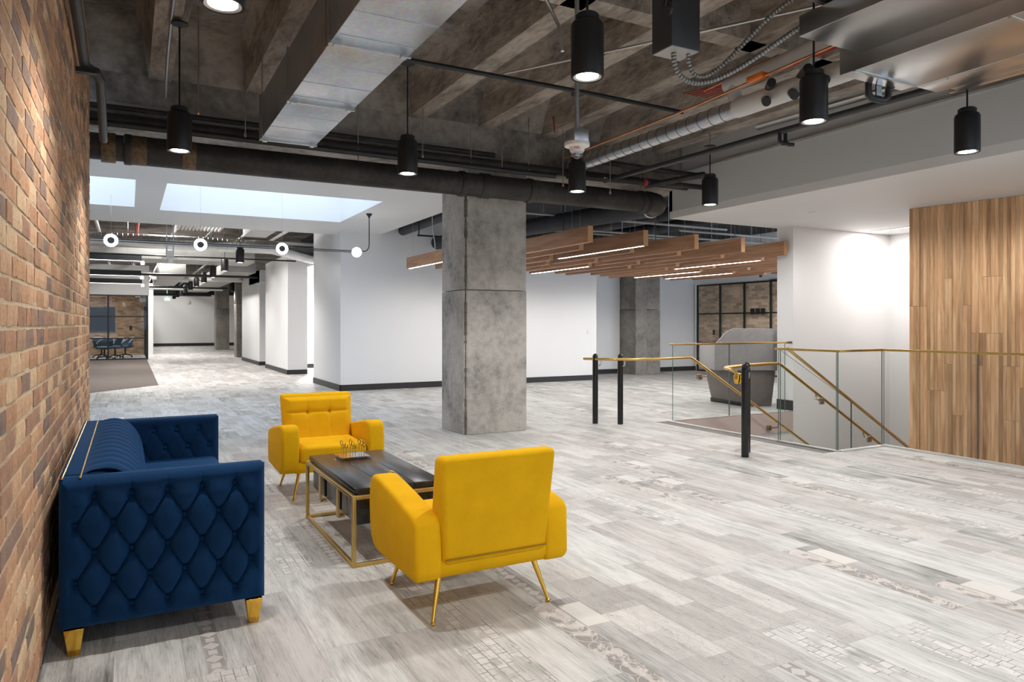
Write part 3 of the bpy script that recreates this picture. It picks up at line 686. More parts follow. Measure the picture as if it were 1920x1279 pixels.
def text(name, body, size, loc, rot, m, parent, extr=.0006):
    c = bpy.data.curves.new(name, 'FONT'); c.body = body; c.size = size; c.align_x = 'CENTER'; c.align_y = 'CENTER'; c.extrude = extr
    tmp = bpy.data.objects.new(name, c); COL.objects.link(tmp); bpy.context.view_layer.update()
    me = bpy.data.meshes.new_from_object(tmp.evaluated_get(bpy.context.evaluated_depsgraph_get())); bpy.data.objects.remove(tmp); bpy.data.curves.remove(c)
    me.materials.clear(); me.materials.append(m); o = bpy.data.objects.new(name, me); COL.objects.link(o); o.parent = parent; o.location = Vector(loc) - WL[parent]; o.rotation_euler = rot; return o
text('fire_lettering', 'FIRE', .022, (fx - .030, fy - .048, fz + .064), (PI / 2 - .1, 0, -.55), M['red'], fs)
# electrical switch box
ex, ey, ez = 3.22, 3.68, 3.17
u_ = Vector((cY, -sY, 0))
sb = thing('switch_box', (ex, ey, ez), 'dark grey electrical switch box hanging under the concrete ceiling', 'switch box')
obj('cabinet', box(ex - .12, ex + .12, ey - .10, ey + .10, ez, 3.85), M['darkgrey'], sb, bevel=.004)
obj('bottom_plate', box(ex - .115, ex + .115, ey - .095, ey + .095, ez - .004, ez), M['panelgrey'], sb)
obj('slotted_channel', MB().box(ex + .125, ex + .165, ey - .05, ey - .01, ez + .02, 3.9), M['darkgrey'], sb)
for i in range(9): obj('slot', box(ex + .138, ex + .152, ey - .053, ey - .05, ez + .08 + i * .07, ez + .105 + i * .07), M['black'], sb)
obj('handle_plate', MB().lathe([(.055, -.006), (.055, .006)], (ex - .128, ey - .06, ez + .24), 24, 'x'), M['darkgrey'], sb)
obj('switch_handle', MB().tube([(ex - .14, ey - .06, ez + .26), (ex - .15, ey - .10, ez + .34), (ex - .15, ey - .13, ez + .41)], .014, 8), M['black'], sb)
obj('handle_grip', MB().tube([(ex - .146, ey - .082, ez + .30), (ex - .15, ey - .098, ez + .335)], .017, 8), M['red'], sb)
def bez(p, n=24):
    out = []; p = [Vector(q) for q in p]
    for i in range(n + 1):
        t = i / n; q = p[:]
        while len(q) > 1: q = [q[j] * (1 - t) + q[j + 1] * t for j in range(len(q) - 1)]
        out.append(tuple(q[0]))
    return out
pipe('flexible_conduit', bez([(ex - .02, ey, ez), (ex - .02, ey, ez - .30), (ex + .45, ey + .1, ez - .25), (3.75, 3.2, 3.30), (3.78, 2.9, 3.28)]), .017, 'flex', 'outer of two ribbed metal hoses looping from the grey switch box', 'hose')
pipe('flexible_conduit', bez([(ex + .08, ey - .03, ez), (ex + .08, ey - .03, ez - .32), (ex + .5, ey, ez - .12), (3.60, 3.25, 3.55), (3.78, 2.95, 3.40)]), .014, 'flex', 'inner of two ribbed metal hoses looping from the grey switch box', 'hose')
# steel ducts top right
da = thing('steel_duct', (3.97, 1.5, 3.15), 'dull steel duct box at the top right, left and higher of two', 'duct')
obj('casing', box(3.68, 4.26, -1.5, 3.07, 3.15, 3.28), M['dull'], da, bevel=.003)
obj('upper_casing', box(3.50, 3.98, -1.5, 2.9, 3.31, 3.52), M['galv'], da, bevel=.003)
obj('slot_rail', MB().box(3.70, 3.76, -1.5, 2.75, 3.282, 3.31).box(3.86, 3.92, -1.5, 2.75, 3.282, 3.31), M['black'], da)
obj('end_flange', box(3.49, 3.99, 2.9, 2.93, 3.30, 3.53), M['galv'], da)
db = thing('steel_duct', (4.75, 1.5, 3.05), 'wide dull steel air handling casing at the top right, the lower one', 'duct')
obj('casing', box(4.26, 4.93, -1.5, 3.22, 3.05, 3.36), M['dull'], db, bevel=.003)
obj('side_casing', box(4.935, 5.20, -1.5, 3.12, 3.05, 3.30), M['dull'], db, bevel=.003)
obj('edge_tray', box(5.205, 5.34, -1.5, 3.06, 3.07, 3.10), M['dull'], db, bevel=.002)
for yy in (3.10, 2.15, 2.05, 1.1): obj('seam', box(4.262, 4.93, yy, yy + .02, 3.045, 3.05), M['galv'], db)
for yy in (2.9, 2.4, 1.9, 1.4): obj('screw', MB().lathe([(.006, 3.042), (.006, 3.05)], (4.95, yy, 0), 8), M['chrome'], db)
obj('drain_trap', MB().tube([(4.62, 3.26, 3.10)] + [(4.62, 3.26, 2.99)] + [(4.645, 3.255, 2.965), (4.68, 3.25, 2.96), (4.74, 3.24, 2.96), (4.77, 3.235, 2.965), (4.795, 3.23, 2.99), (4.80, 3.23, 3.04), (4.82, 3.2, 3.075), (4.88, 3.16, 3.085)], .022, 12), M['black'], db, smooth=50)
obj('drain_bracket', box(4.66, 4.72, 3.225, 3.235, 2.98, 3.06), M['galv'], db)
obj('cable_tray', MB().box(5.42, 5.50, -2, 3.1, 3.14, 3.16).box(5.56, 5.60, -2, 3.25, 3.14, 3.17).box(5.75, 6.25, -2, 2.7, 3.19, 3.21), M['dull'], label='long dull metal tray rails beside the pale soffit at top right', cat='tray')
# spiral duct and pipes on the right
sd = thing('spiral_duct', (5.25, 5.8, 3.5), 'shiny spiral round duct running back towards the big pipe', 'duct')
sx_, sz_, sr = 4.75, 3.27, .078
obj('duct_run', MB().tube([(sx_, 4.6, sz_), (sx_, 7.28, sz_)], sr, 28), M['galv'], sd, smooth=40)
for i in range(19): obj('spiral_seam', MB().lathe([(sr, -.004), (sr + .004, 0), (sr, .004)], (sx_, 4.62 + i * .145, sz_), 28, 'y'), M['darkgrey'], sd, smooth=40)
wp = thing('white_duct_wrap', (5.2, 4.2, 3.4), 'white wrapped junction duct with black sleeve stubs behind the pendant', 'duct')
obj('main', MB().tube([(4.75, 3.35, 3.27), (4.75, 4.62, 3.27)], .086, 24), M['white_pipe'], wp, smooth=40)
obj('branch', MB().tube([(4.75, 4.75, 3.50), (4.75, 4.45, 3.50), (4.75, 3.05, 3.60)], .062, 20), M['white_pipe'], wp, smooth=60)
obj('drop', MB().tube([(4.75, 4.62, 3.52), (4.75, 4.66, 3.40), (4.75, 4.60, 3.30), (4.75, 4.48, 3.27)], .055, 18), M['white_pipe'], wp, smooth=60)
obj('riser', MB().tube([(4.95, 4.05, 3.30), (4.95, 4.05, 3.74)], .06, 20), M['white_pipe'], wp, smooth=60)
for i, (a, b) in enumerate((((4.70, 4.26, 3.24), (4.58, 4.14, 3.17)), ((4.71, 4.0, 3.23), (4.60, 3.88, 3.155)), ((4.70, 4.22, 3.33), (4.57, 4.08, 3.31)), ((4.72, 3.92, 3.33), (4.56, 3.72, 3.31)), ((4.72, 3.72, 3.24), (4.60, 3.60, 3.19)))):
    obj('sleeve', MB().tube([a, b], .036, 16), M['black'], wp, smooth=40)
pipe('copper_pipe', [(4.58, 3.3, 3.42), (4.58, 5.0, 3.36), (4.58, 7.2, 3.34)], .011, 'copper', 'long copper pipe along the spiral duct', n=10)
pipe('copper_pipe', [(5.0, 5.3, 3.66), (4.9, 4.3, 3.66), (4.9, 4.22, 3.58)], .010, 'copper', 'short bent copper pipe above the white duct', n=10)
for i in range(6): pipe('red_cable', bez([(5.0 + .06 * i, 5.6, 3.72), (5.0 + .05 * i, 4.8, 3.60 + .015 * i), (5.0 + .03 * i, 4.0, 3.62), (4.9 + .02 * i, 3.3, 3.6)]), .006, 'red', 'thin red cable looping behind the white duct at top right', 'cable', 6, 'red cables at top right')
pipe('red_cable', [(4.3, 7.0, 3.74), (4.2, 6.8, 3.50)], .008, 'red', 'short red slanting cable near the middle of the copper pipe', 'cable', 6)
obj('damper_actuator', MB().box(4.54, 4.62, 4.15, 4.32, 3.38, 3.42), M['orange'], label='orange damper actuator on the copper pipe behind the pendant', cat='actuator', bevel=.004)
pipe('black_conduit', [(5.45, 7.6, 3.22), (5.72, 3.2, 3.26), (5.9, 1.0, 3.27)], .03, 'darkgrey', 'long dark conduit running below the spiral duct to the upper right')
pipe('metal_rail', [(5.62, 5.2, 3.36), (5.75, 3.0, 3.36)], .035, 'dull', 'grey metal rail above the long dark conduit', n=4)
pipe('black_pipe', [(4.95, 7.5, 3.1), (4.95, 7.5, 3.40), (5.0, 7.5, 3.44), (6.6, 7.35, 3.38), (6.72, 7.3, 3.36), (6.68, 7.1, 3.33), (6.0, 7.45, 3.18)], .035, 'iron', 'black pipe loop with square corner left of the small soffit lamp')
sp_ = thing('stencilled_pipe', (5.9, 7.5, 3.2), 'dark pipe with pale stencil marks and red valve near the soffit', 'pipe')
obj('pipe_run', MB().tube([(4.8, 7.48, 3.20), (6.95, 7.40, 3.24)], .036, 16), M['iron'], sp_, smooth=40)
obj('valve', MB().lathe([(.03, -.03), (.05, -.02), (.05, .02), (.03, .03)], (5.98, 7.44, 3.22), 16, 'x'), M['red'], sp_, smooth=30)
for i in range(15): obj('stencil_mark', box(5.32 + .038 * i, 5.345 + .038 * i, 7.425, 7.43, 3.205, 3.225), M['white_plastic'], sp_)
for j, xx in enumerate((5.62, 5.70)):
    pipe('drain_stub', [(xx - .02, 4.9, 3.235), (xx - .02, 4.9, 3.15), (xx, 4.88, 3.12), (xx + .05, 4.86, 3.12)], .018, 'black', '%s of two small black elbow stubs under the dark conduit' % ('left' if j == 0 else 'right'))

# ================================================================== SOFA
X0, X1, Y0, Y1 = -.25, .555, 3.395, 5.475; ZB, ZT = .108, .725
so = thing('sofa', (.15, 4.43, 0), 'dark blue velvet button-tufted sofa with gold legs against the brick wall', 'sofa')
DX, DZ, BX, BZ = .137, .1175, -.123, .645
def tuft(x, z, nz=5):
    p = (x - BX) / DX + (z - BZ) / (2 * DZ); q = (x - BX) / DX - (z - BZ) / (2 * DZ)
    a, b = abs(math.sin(PI * p)), abs(math.sin(PI * q))
    inz = min(1, max(0, (BZ + .03 - z) / .05)) * min(1, max(0, (z - (BZ - 4 * DZ) + .03) / .05)) * min(1, max(0, (x + .22) / .05)) * min(1, max(0, (.53 - x) / .05))
    crease = .42 * (math.exp(-a / .10) + math.exp(-b / .10)) * inz
    r = math.hypot(math.asin(min(1, a)) / PI, math.asin(min(1, b)) / PI)
    ok = (BZ - 4.4 * DZ < z < BZ + .4 * DZ)
    dim = .9 * math.exp(-(r / .14) ** 1.6) if ok else 0
    pa, qa = p - round(p), q - round(q); th = math.atan2(pa - qa, pa + qa)
    if ok: dim += .10 * math.cos(11 * th) * math.exp(-(r / .17) ** 2) * min(1, r / .05)
    puff = .22 * a * b * inz
    # pull folds running from the top row to the upper edge
    if z > BZ: crease += .22 * math.exp(-abs(math.sin(PI * (x - BX) / DX)) / .05) * min(1, (ZT - z) / .04)
    e = min(x - X0, X1 - x, z - ZB, ZT - z); ed = min(1, e / .035); ed = math.sin(ed * PI / 2) ** .6
    return max(0, (.78 + puff - min(.8, crease + dim))) * ed
def side(yface, sgn, nu, nv, depth=.062, zlo=ZB):
    mb = MB()
    def fn(u, v):
        x = X0 + (X1 - X0) * u; z = zlo + (ZT - zlo) * v
        return (x, yface + sgn * depth * tuft(x, z), z)
    return mb.grid(fn, nu, nv)
TH = .125
core = MB().box(X0 + .004, X1 - .004, Y0 + .02, Y0 + TH - .012, ZB + .004, ZT - .006)
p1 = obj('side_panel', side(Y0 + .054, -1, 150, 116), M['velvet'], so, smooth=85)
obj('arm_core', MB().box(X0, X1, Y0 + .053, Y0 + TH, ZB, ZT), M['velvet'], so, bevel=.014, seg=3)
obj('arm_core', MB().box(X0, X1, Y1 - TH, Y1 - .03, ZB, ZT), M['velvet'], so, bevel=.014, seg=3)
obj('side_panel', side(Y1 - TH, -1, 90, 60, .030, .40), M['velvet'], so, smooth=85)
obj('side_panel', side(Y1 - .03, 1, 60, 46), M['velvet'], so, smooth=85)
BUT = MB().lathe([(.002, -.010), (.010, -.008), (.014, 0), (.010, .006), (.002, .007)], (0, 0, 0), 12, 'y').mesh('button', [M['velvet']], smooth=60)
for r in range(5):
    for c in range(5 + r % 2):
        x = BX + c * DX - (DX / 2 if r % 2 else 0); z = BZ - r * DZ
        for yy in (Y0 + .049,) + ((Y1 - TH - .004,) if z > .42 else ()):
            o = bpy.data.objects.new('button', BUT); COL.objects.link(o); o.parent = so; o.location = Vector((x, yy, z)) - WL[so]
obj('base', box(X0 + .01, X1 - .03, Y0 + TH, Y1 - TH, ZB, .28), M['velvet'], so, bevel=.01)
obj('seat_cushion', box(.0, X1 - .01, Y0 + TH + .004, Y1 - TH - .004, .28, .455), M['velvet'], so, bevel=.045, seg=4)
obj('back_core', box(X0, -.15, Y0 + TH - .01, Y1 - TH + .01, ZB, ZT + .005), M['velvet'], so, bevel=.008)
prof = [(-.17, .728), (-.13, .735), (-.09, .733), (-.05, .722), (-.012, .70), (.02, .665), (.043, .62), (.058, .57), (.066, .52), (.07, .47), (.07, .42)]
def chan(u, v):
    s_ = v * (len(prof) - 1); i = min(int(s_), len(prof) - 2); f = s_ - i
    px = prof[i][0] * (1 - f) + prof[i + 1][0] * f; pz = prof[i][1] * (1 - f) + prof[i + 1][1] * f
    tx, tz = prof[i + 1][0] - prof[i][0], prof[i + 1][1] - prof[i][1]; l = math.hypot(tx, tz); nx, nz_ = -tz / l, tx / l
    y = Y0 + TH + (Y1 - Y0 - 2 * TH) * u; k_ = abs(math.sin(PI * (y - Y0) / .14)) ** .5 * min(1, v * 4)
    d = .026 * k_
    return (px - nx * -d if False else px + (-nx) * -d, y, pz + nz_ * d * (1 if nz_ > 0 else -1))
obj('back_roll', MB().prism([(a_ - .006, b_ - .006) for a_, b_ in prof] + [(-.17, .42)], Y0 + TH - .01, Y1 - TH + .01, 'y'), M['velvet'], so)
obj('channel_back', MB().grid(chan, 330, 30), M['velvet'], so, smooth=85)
for xx in (-.236, -.172):
    obj('gold_trim', MB().tube([(xx, Y0 + .03, ZT + .006), (xx, Y1 - TH, ZT + .006)], .0045, 8), M['gold'], so, smooth=40)
nb = MB()
for i in range(64):
    x = X0 + .05 + i * .0118; nb.lathe([(.001, -.0045), (.0035, -.003), (.0042, 0), (.001, .002)], (x, Y0 + .038, ZT - .010), 6, 'y')
tr = obj('nailhead_trim', nb, M['gold'], so); tr['kind'] = 'stuff'
for (lx, ly) in ((-.195, Y0 + .05), (.505, Y0 + .05), (-.195, Y1 - .05), (.505, Y1 - .05)):
    a, b = .036, .021; sx = 1 if lx > 0 else -1
    obj('leg', MB().quadbox([(lx - b, ly - b, 0), (lx + b, ly - b, 0), (lx + b, ly + b, 0), (lx - b, ly + b, 0), (lx - a, ly - a, ZB + .005), (lx + a, ly - a, ZB + .005), (lx + a, ly + a, ZB + .005), (lx - a, ly + a, ZB + .005)]), M['gold'], so, bevel=.002)

# ================================================================== ARMCHAIRS (local: faces +y)
def armchair(label):
    t = thing('armchair', (0, 0, 0), label, 'armchair', 'yellow armchairs')
    for s in (-1, 1):
        pr = [(-.33, .24), (-.30, .205), (.22, .20), (.30, .215), (.345, .26), (.365, .34), (.372, .44), (.360, .54), (.33, .578), (.27, .585), (.16, .572), (-.02, .545), (-.20, .513), (-.30, .49), (-.325, .46)]
        lo, hi = (.268, .398) if s > 0 else (-.398, -.268)
        obj('armrest', MB().prism(pr, lo, hi, 'x'), M['yellow'], t, bevel=.030, seg=4)
    obj('base', MB().prism([(-.32, .25), (-.29, .208), (.30, .208), (.325, .25), (.325, .30), (-.32, .30)], -.30, .30, 'x'), M['yellow'], t, bevel=.015, seg=3)
    obj('seat_cushion', box(-.262, .262, -.20, .345, .288, .415), M['yellow'], t, bevel=.032, seg=4)
    # back slab, tapering upwards, leaning back
    bk = MB().quadbox([(-.268, -.335, .272), (.268, -.335, .272), (.268, -.14, .272), (-.268, -.14, .272), (-.298, -.385, .768), (.298, -.385, .768), (.298, -.285, .768), (-.298, -.285, .768)])
    bo = obj('backrest', bk, M['yellow'], t, bevel=.028, seg=4)
    # cushioned front face of the back with stitched tufts
    def ff_(u, v):
        w = .262 + .022 * v; x = -w + 2 * w * u; z = .40 + .345 * v; yb = -.178 - .102 * v
        ed = math.sin(min(1, min(u, 1 - u, v * .7 + .15, 1 - v) / .10) * PI / 2)
        d = .040 * ed
        lz = abs(z - .62); gx = min(abs(x - .092), abs(x + .092))
        d -= .012 * math.exp(-lz / .010) * ed + .008 * math.exp(-gx / .007) * ed
        d -= .022 * math.exp(-(math.hypot(lz, gx) / .022) ** 1.2)
        return (x, yb + d, z)
    obj('back_cushion', MB().grid(ff_, 84, 60), M['yellow'], t, smooth=80)
    obj('rear_panel_seam', MB().tube([(-.262, -.342, .302), (.262, -.342, .302)], .004, 6), M['yellow_seam'], t)
    for s in (-1, 1):
        obj('tuft_button', MB().lathe([(.001, -.004), (.008, -.003), (.008, .003), (.001, .006)], (s * .092, -.232, .62), 12, 'y'), M['yellow_seam'], t)
        obj('leg', MB().tube([(s * .245, .235, .225), (s * .30, .286, .012)], .0155, 14, r2=.0075), M['gold'], t, smooth=40)
        obj('leg', MB().tube([(s * .245, -.225, .225), (s * .303, -.288, .012)], .0155, 14, r2=.0075), M['gold'], t, smooth=40)
        for yy in (.287, -.289): obj('foot', MB().lathe([(.002, 0), (.009, .002), (.012, .009), (.009, .016), (.002, .019)], (s * .3015, yy, 0), 14), M['gold'], t, smooth=60)
    return t
c1 = armchair('yellow armchair seen from behind, nearest the viewer')
c2_ = copy_tree(c1); c2_['label'] = 'yellow armchair facing the viewer at the far end of the low table'
c1.location = (1.512, 3.292, 0)
c2_.location = (1.425, 5.91, 0); c2_.rotation_euler = (0, 0, PI - .015)

# ================================================================== COFFEE TABLE
TX0, TX1, TY0, TY1 = 1.10, 1.67, 3.92, 5.11
tb = thing('coffee_table', ((TX0 + TX1) / 2, (TY0 + TY1) / 2, 0), 'low coffee table with black wooden top and open gold frame', 'table')
q = .011
for x in (TX0 + q, TX1 - q):
    for y in (TY0 + q, TY1 - q): obj('leg', box(x - q, x + q, y - q, y + q, 0, .40), M['tablegold'], tb, bevel=.0015)
    for z in (q, .40 - q): obj('side_rail', box(x - q, x + q, TY0 + 2 * q, TY1 - 2 * q, z - q, z + q), M['tablegold'], tb, bevel=.0015)
for y in (TY0 + q, TY1 - q):
    for z in (q, .40 - q): obj('end_rail', box(TX0 + 2 * q, TX1 - 2 * q, y - q, y + q, z - q, z + q), M['tablegold'], tb, bevel=.0015)
pw = (1.65 - 1.12) / 3
for i in range(3): obj('top_board', box(1.12 + pw * i + .001, 1.12 + pw * (i + 1) - .001, 3.94, 5.09, .408, .438), M['ebony'], tb, bevel=.004)
obj('under_top', box(1.135, 1.635, 3.955, 5.075, .385, .408), M['ebony'], tb, bevel=.003)
obj('drawer_box', box(1.15, 1.62, 4.0, 5.03, .215, .385), M['ebony'], tb, bevel=.003)
for x in (TX0 + .012, TX1 - .012):
    for y in (4.28, 4.72): obj('drawer_strap', MB().box(x - .006, x + .006, y - .022, y + .022, .20, .39).box(min(x, 1.385 + (x - 1.385) * .86), max(x, 1.385 + (x - 1.385) * .86), y - .022, y + .022, .198, .21), M['tablegold'], tb)
for y in (4.13, 4.5, 4.88): obj('drawer_front', box(1.138, 1.15, y - .16, y + .16, .225, .375), M['ebony'], tb, bevel=.003)
def game(x0, x1, y0, y1, label, rings):
    t = thing('game_set', ((x0 + x1) / 2, (y0 + y1) / 2, .438), label, 'ornament')
    obj('tray', box(x0, x1, y0, y1, .438, .458), M['acrylic'], t, bevel=.003)
    obj('gold_plate', box(x0 + .01, x0 + (x1 - x0) * .36, y0 + .01, y1 - .01, .4585, .460), M['gold'], t)
    obj('mirror_plate', box(x0 + (x1 - x0) * .37, x1 - .01, y0 + .01, y1 - .01, .4585, .460), M['chrome'], t)
    for i in range(3):
        for j in range(3):
            x = x0 + (x1 - x0) * (.2 + .3 * i); y = y0 + (y1 - y0) * (.2 + .3 * j); h = .46 + .062
            p = obj('pin', MB().tube([(x, y, .459), (x, y, h)], .0025, 6), M['brass'], t)
            if rings[i][j]:
                obj('loop', MB().tube([(x + .0075 * math.cos(a), y - .004 * math.cos(a), h + .016 + .018 * math.sin(a)) for a in [2 * PI * q_ / 16 for q_ in range(17)]], .003, 6, False), M['gold'], p, smooth=60)
            else:
                obj('cross', MB().tube([(x - .012, y, h - .012), (x + .012, y, h + .02)], .003, 6).tube([(x + .012, y, h - .012), (x - .012, y, h + .02)], .003, 6), M['gold'], p)
    return t
game(1.262, 1.468, 4.755, 4.955, 'clear acrylic noughts-and-crosses set with gold pins on the black table', ((1, 0, 1), (0, 1, 1), (1, 1, 1)))
obj('gold_ornament', MB().tube([(1.385 + .02 * math.cos(a), 4.10, .461 + .021 * math.sin(a)) for a in [2 * PI * i / 18 for i in range(19)]], .004, 8, False), M['gold'], smooth=60, label='small gold loop just visible behind the near armchair arm', cat='ornament')

# ================================================================== STAIR, GLASS GUARDS, HANDRAILS
st = thing('staircase', (8.2, 6.8, -3.4), 'staircase descending behind the glass guards towards the white wall', 'stairs')
for i in range(16):
    z = -.175 * (i + 1); x = SX + .04 + .297 * i
    obj('tread', box(x, x + .32, 5.90, SY1 - .02, z - .05, z), M['farplank'], st); obj('riser', box(x - .01, x, 5.90, SY1 - .02, z, z + .175), M['riser'], st)
SLP = -.589
def pane(name, pts, th, nrm, parent, m='glass'):
    # pts: quad in order; thickness th along nrm; glass faces + darker edges
    mb = MB(); n = Vector(nrm) * th
    v = [Vector(p) for p in pts]; mb.v = [tuple(p) for p in v] + [tuple(p + n) for p in v]; k_ = len(v)
    mb.face(list(range(k_))); mb.face([k_ + i for i in range(k_)][::-1]); mb.cur = 1
    for i in range(k_): mb.face([i, (i + 1) % k_, k_ + (i + 1) % k_, k_ + i])
    return obj(name, mb, [M[m], M['glass_edge']], parent)
GZ = 1.06
# far guard along the landing
ga = thing('glass_guard', (7.9, SY1 - .01, 0), 'far glass guard with brass cap rail, in front of the grey reception desk', 'railing')
for (a, b) in ((6.78, 7.86), (7.875, 9.05)):
    pane('glass_panel', [(a, SY1 + .01, -.02), (b, SY1 + .01, -.02), (b, SY1 + .01, GZ), (a, SY1 + .01, GZ)], .013, (0, 1, 0), ga)
obj('cap_rail', box(6.74, 9.08, SY1 + .000, SY1 + .034, GZ, GZ + .026), M['brass'], ga, bevel=.002)
obj('end_bracket', box(9.08, 9.2, SY1 + .005, SY1 + .03, GZ - .005, GZ + .03), M['bronze'], ga)
# near guard: three faces round the opening
gb = thing('glass_guard', (7.1, 5.0, 0), 'near glass guard with brass cap rail zigzagging in front of the oak slat wall', 'railing')
pane('glass_panel', [(SX - .02, SY0 + .008, 0), (SX - .02, 5.85, 0), (SX - .02, 5.85, GZ), (SX - .02, SY0 + .008, GZ)], .013, (1, 0, 0), gb)
pane('glass_panel', [(SX, SY0 - .005, 0), (SXB, SY0 - .005, 0), (SXB, SY0 - .005, GZ), (SX, SY0 - .005, GZ)], .013, (0, 1, 0), gb)
for (a, b) in ((5.055, 4.06), (4.05, 2.75), (2.74, 1.4)):
    pane('glass_panel', [(SXB + .005, a, 0), (SXB + .005, b, 0), (SXB + .005, b, GZ), (SXB + .005, a, GZ)], .013, (1, 0, 0), gb)
obj('cap_rail', box(SX - .03, SX + .004, SY0 - .015, 5.90, GZ, GZ + .026), M['brass'], gb, bevel=.002)
obj('cap_rail', box(SX + .004, SXB + .03, SY0 - .015, SY0 + .019, GZ, GZ + .026), M['brass'], gb, bevel=.002)
obj('cap_rail', box(SXB - .004, SXB + .03, 1.4, SY0 - .016, GZ, GZ + .026), M['brass'], gb, bevel=.002)
obj('base_shoe', MB().box(SX - .04, SX + .02, SY0 - .03, 5.85, 0, .012).box(SX, SXB + .02, SY0 - .04, SY0 + .02, 0, .012).box(SXB - .02, SXB + .04, 1.4, SY0, 0, .018), M['curb'], gb)
# sloping guard beside the stair
gc = thing('glass_guard', (8, 5.87, -1), 'sloping glass guard with brass cap following the stair down', 'railing')
def slx(x): return 1.053 + SLP * (x - 6.85)
for (a, b) in ((6.72, 7.98), (7.99, 9.6)):
    pane('glass_panel', [(a, 5.865, slx(a) - 1.35), (b, 5.865, slx(b) - 1.35), (b, 5.865, slx(b)), (a, 5.865, slx(a) if a > 6.85 else GZ)], .013, (0, 1, 0), gc)
sl_r = MB().prism([(6.84, 1.06), (6.84, 1.088), (9.6, slx(9.6) + .03), (9.6, slx(9.6))], 5.855, 5.889, 'y'); obj('cap_rail', sl_r, M['brass'], gc, bevel=.002)
def round_post(x, y, lab):
    t = thing('handrail_post', (x, y, 0), lab, 'post', 'black handrail posts'); r = .038
    obj('shaft', MB().lathe([(r, 0), (r, .895), (r - .004, .90), (r - .004, .906), (r, .91), (r * .92, .93), (r * .7, .947), (r * .35, .957), (.002, .96)], (x, y, 0), 28), M['blackgloss'], t, smooth=30)
    return t
P = [(5.64, 8.08), (5.90, 7.86), (5.566, 5.311), (5.80, 5.51)]
for (x, y), lab in zip(P, ('left of the two far black handrail posts', 'right of the two far black handrail posts', 'near black handrail post standing alone on the floor', 'black handrail post hidden just behind the near post')): round_post(x, y, lab)
def handrail(pts, label, brackets, posts):
    t = thing('handrail', pts[0], label, 'handrail'); obj('rail', MB().tube(pts, .019, 14), M['brass'], t, smooth=50)
    for (x, y, z, dy) in brackets:
        obj('bracket', MB().tube([(x, y, z - .015), (x - .01, y, z - .07), (x - .01, y + dy * .75, z - .09)], .011, 8), M['bronze'], t, smooth=40)
        obj('bracket_plate', box(x - .045, x + .025, min(y + dy * .75, y + dy), max(y + dy * .75, y + dy), z - .13, z - .055), M['bronze'], t, bevel=.003)
    for (x, y) in posts: obj('post_bracket', MB().tube([(x, y - .05, .865), (x, y - .045, .81), (x, y, .79)], .009, 8), M['chrome'], t, smooth=40)
    return t
RZ = .885
far_pts = [(5.56, 8.24, RZ), (5.60, 8.12, RZ), (5.67, 7.98, RZ), (5.80, 7.83, RZ), (6.0, 7.70, RZ), (6.25, 7.62, RZ), (6.5, 7.60, RZ + .005), (6.9, 7.60, RZ + .01), (6.94, 7.60, RZ), (8.68, 7.60, RZ + SLP * 1.74), (10.2, 7.60, RZ + SLP * 3.26)]
handrail(far_pts, 'far brass handrail curving past two black posts and down the stair', [(7.25, 7.60, RZ - .19, .2), (8.66, 7.60, RZ - 1.02, .2)], [(5.66, 8.02), (5.90, 7.81)])
near_pts = [(5.46, 5.12, RZ), (5.49, 5.22, RZ), (5.55, 5.36, RZ), (5.66, 5.52, RZ), (5.82, 5.68, RZ), (6.05, 5.83, RZ), (6.35, 5.93, RZ + .003), (6.6, 5.96, RZ + .008), (6.78, 5.96, RZ + .01), (6.82, 5.96, RZ), (8.5, 5.96, RZ + SLP * 1.68), (10.2, 5.96, RZ + SLP * 3.38)]
near_pts = [(5.70, 5.72, RZ)] + [(5.80, 5.79, RZ), (6.05, 5.88, RZ), (6.3, 5.94, RZ + .003)] + near_pts[7:]
near_pts = [(5.59, 5.46, RZ - .02), (5.62, 5.58, RZ)] + near_pts
handrail(near_pts, 'near brass handrail starting behind the near post and descending the stair', [(7.45, 5.96, RZ - .37, -.1), (8.35, 5.96, RZ - .90, -.1)], [(5.62, 5.36)])
hw = thing('brass_hook', (5.58, 5.45, .7), 'small gold mounting block on the near handrail by the post', 'bracket')
obj('block', MB().lathe([(.028, .74), (.04, .76), (.045, .82), (.03, .85)], (5.60, 5.44, 0), 16), M['gold'], hw, smooth=40)

# ================================================================== OAK BAFFLES
BZ0, BZ1, BW = 2.452, 2.668, .08
LEDM = M['led']
def baffle(x, y0, y1, label, led=False, group='oak ceiling baffles', wires=True):
    t = thing('oak_baffle', (x, (y0 + y1) / 2, BZ0), label, 'baffle', group); h = BW / 2
    mb = MB().box(x - h, x + h, y0 + .004, y1, BZ0, BZ1); obj('board', mb, M['baffle'], t, bevel=.002)
    obj('end_cap', box(x - h, x + h, y0, y0 + .004, BZ0, BZ1), M['baffle_end'], t)
    if led: obj('led_strip', box(x - .014, x + .014, y0 + .06, y1 - .06, BZ0 - .001, BZ0 + .001), LEDM, t)
    if wires:
        for yy in (y0 + .25, y1 - .25): obj('suspension_wire', MB().tube([(x, yy, BZ1), (x, yy, 3.29 if (yy < 8.75 and x < 7.25) else 3.75)], .002, 5), M['dull'], t)
order = ['first', 'second', 'third', 'fourth', 'fifth', 'sixth', 'seventh', 'eighth']
shared = 'oak ceiling baffle in the ranks behind the front row'
baffle(4.87, 10.7, 13.37, 'lone oak baffle with light strip left of the concrete column', True)
obj('lamp_cable', MB().tube(bez([(4.87, 12.0, BZ1), (4.9, 12.0, 2.9), (4.84, 12.1, 3.0), (4.87, 12.1, 3.4)]), .008, 8), M['white_plastic'], label='white power cable rising from the lone left baffle', cat='cable')
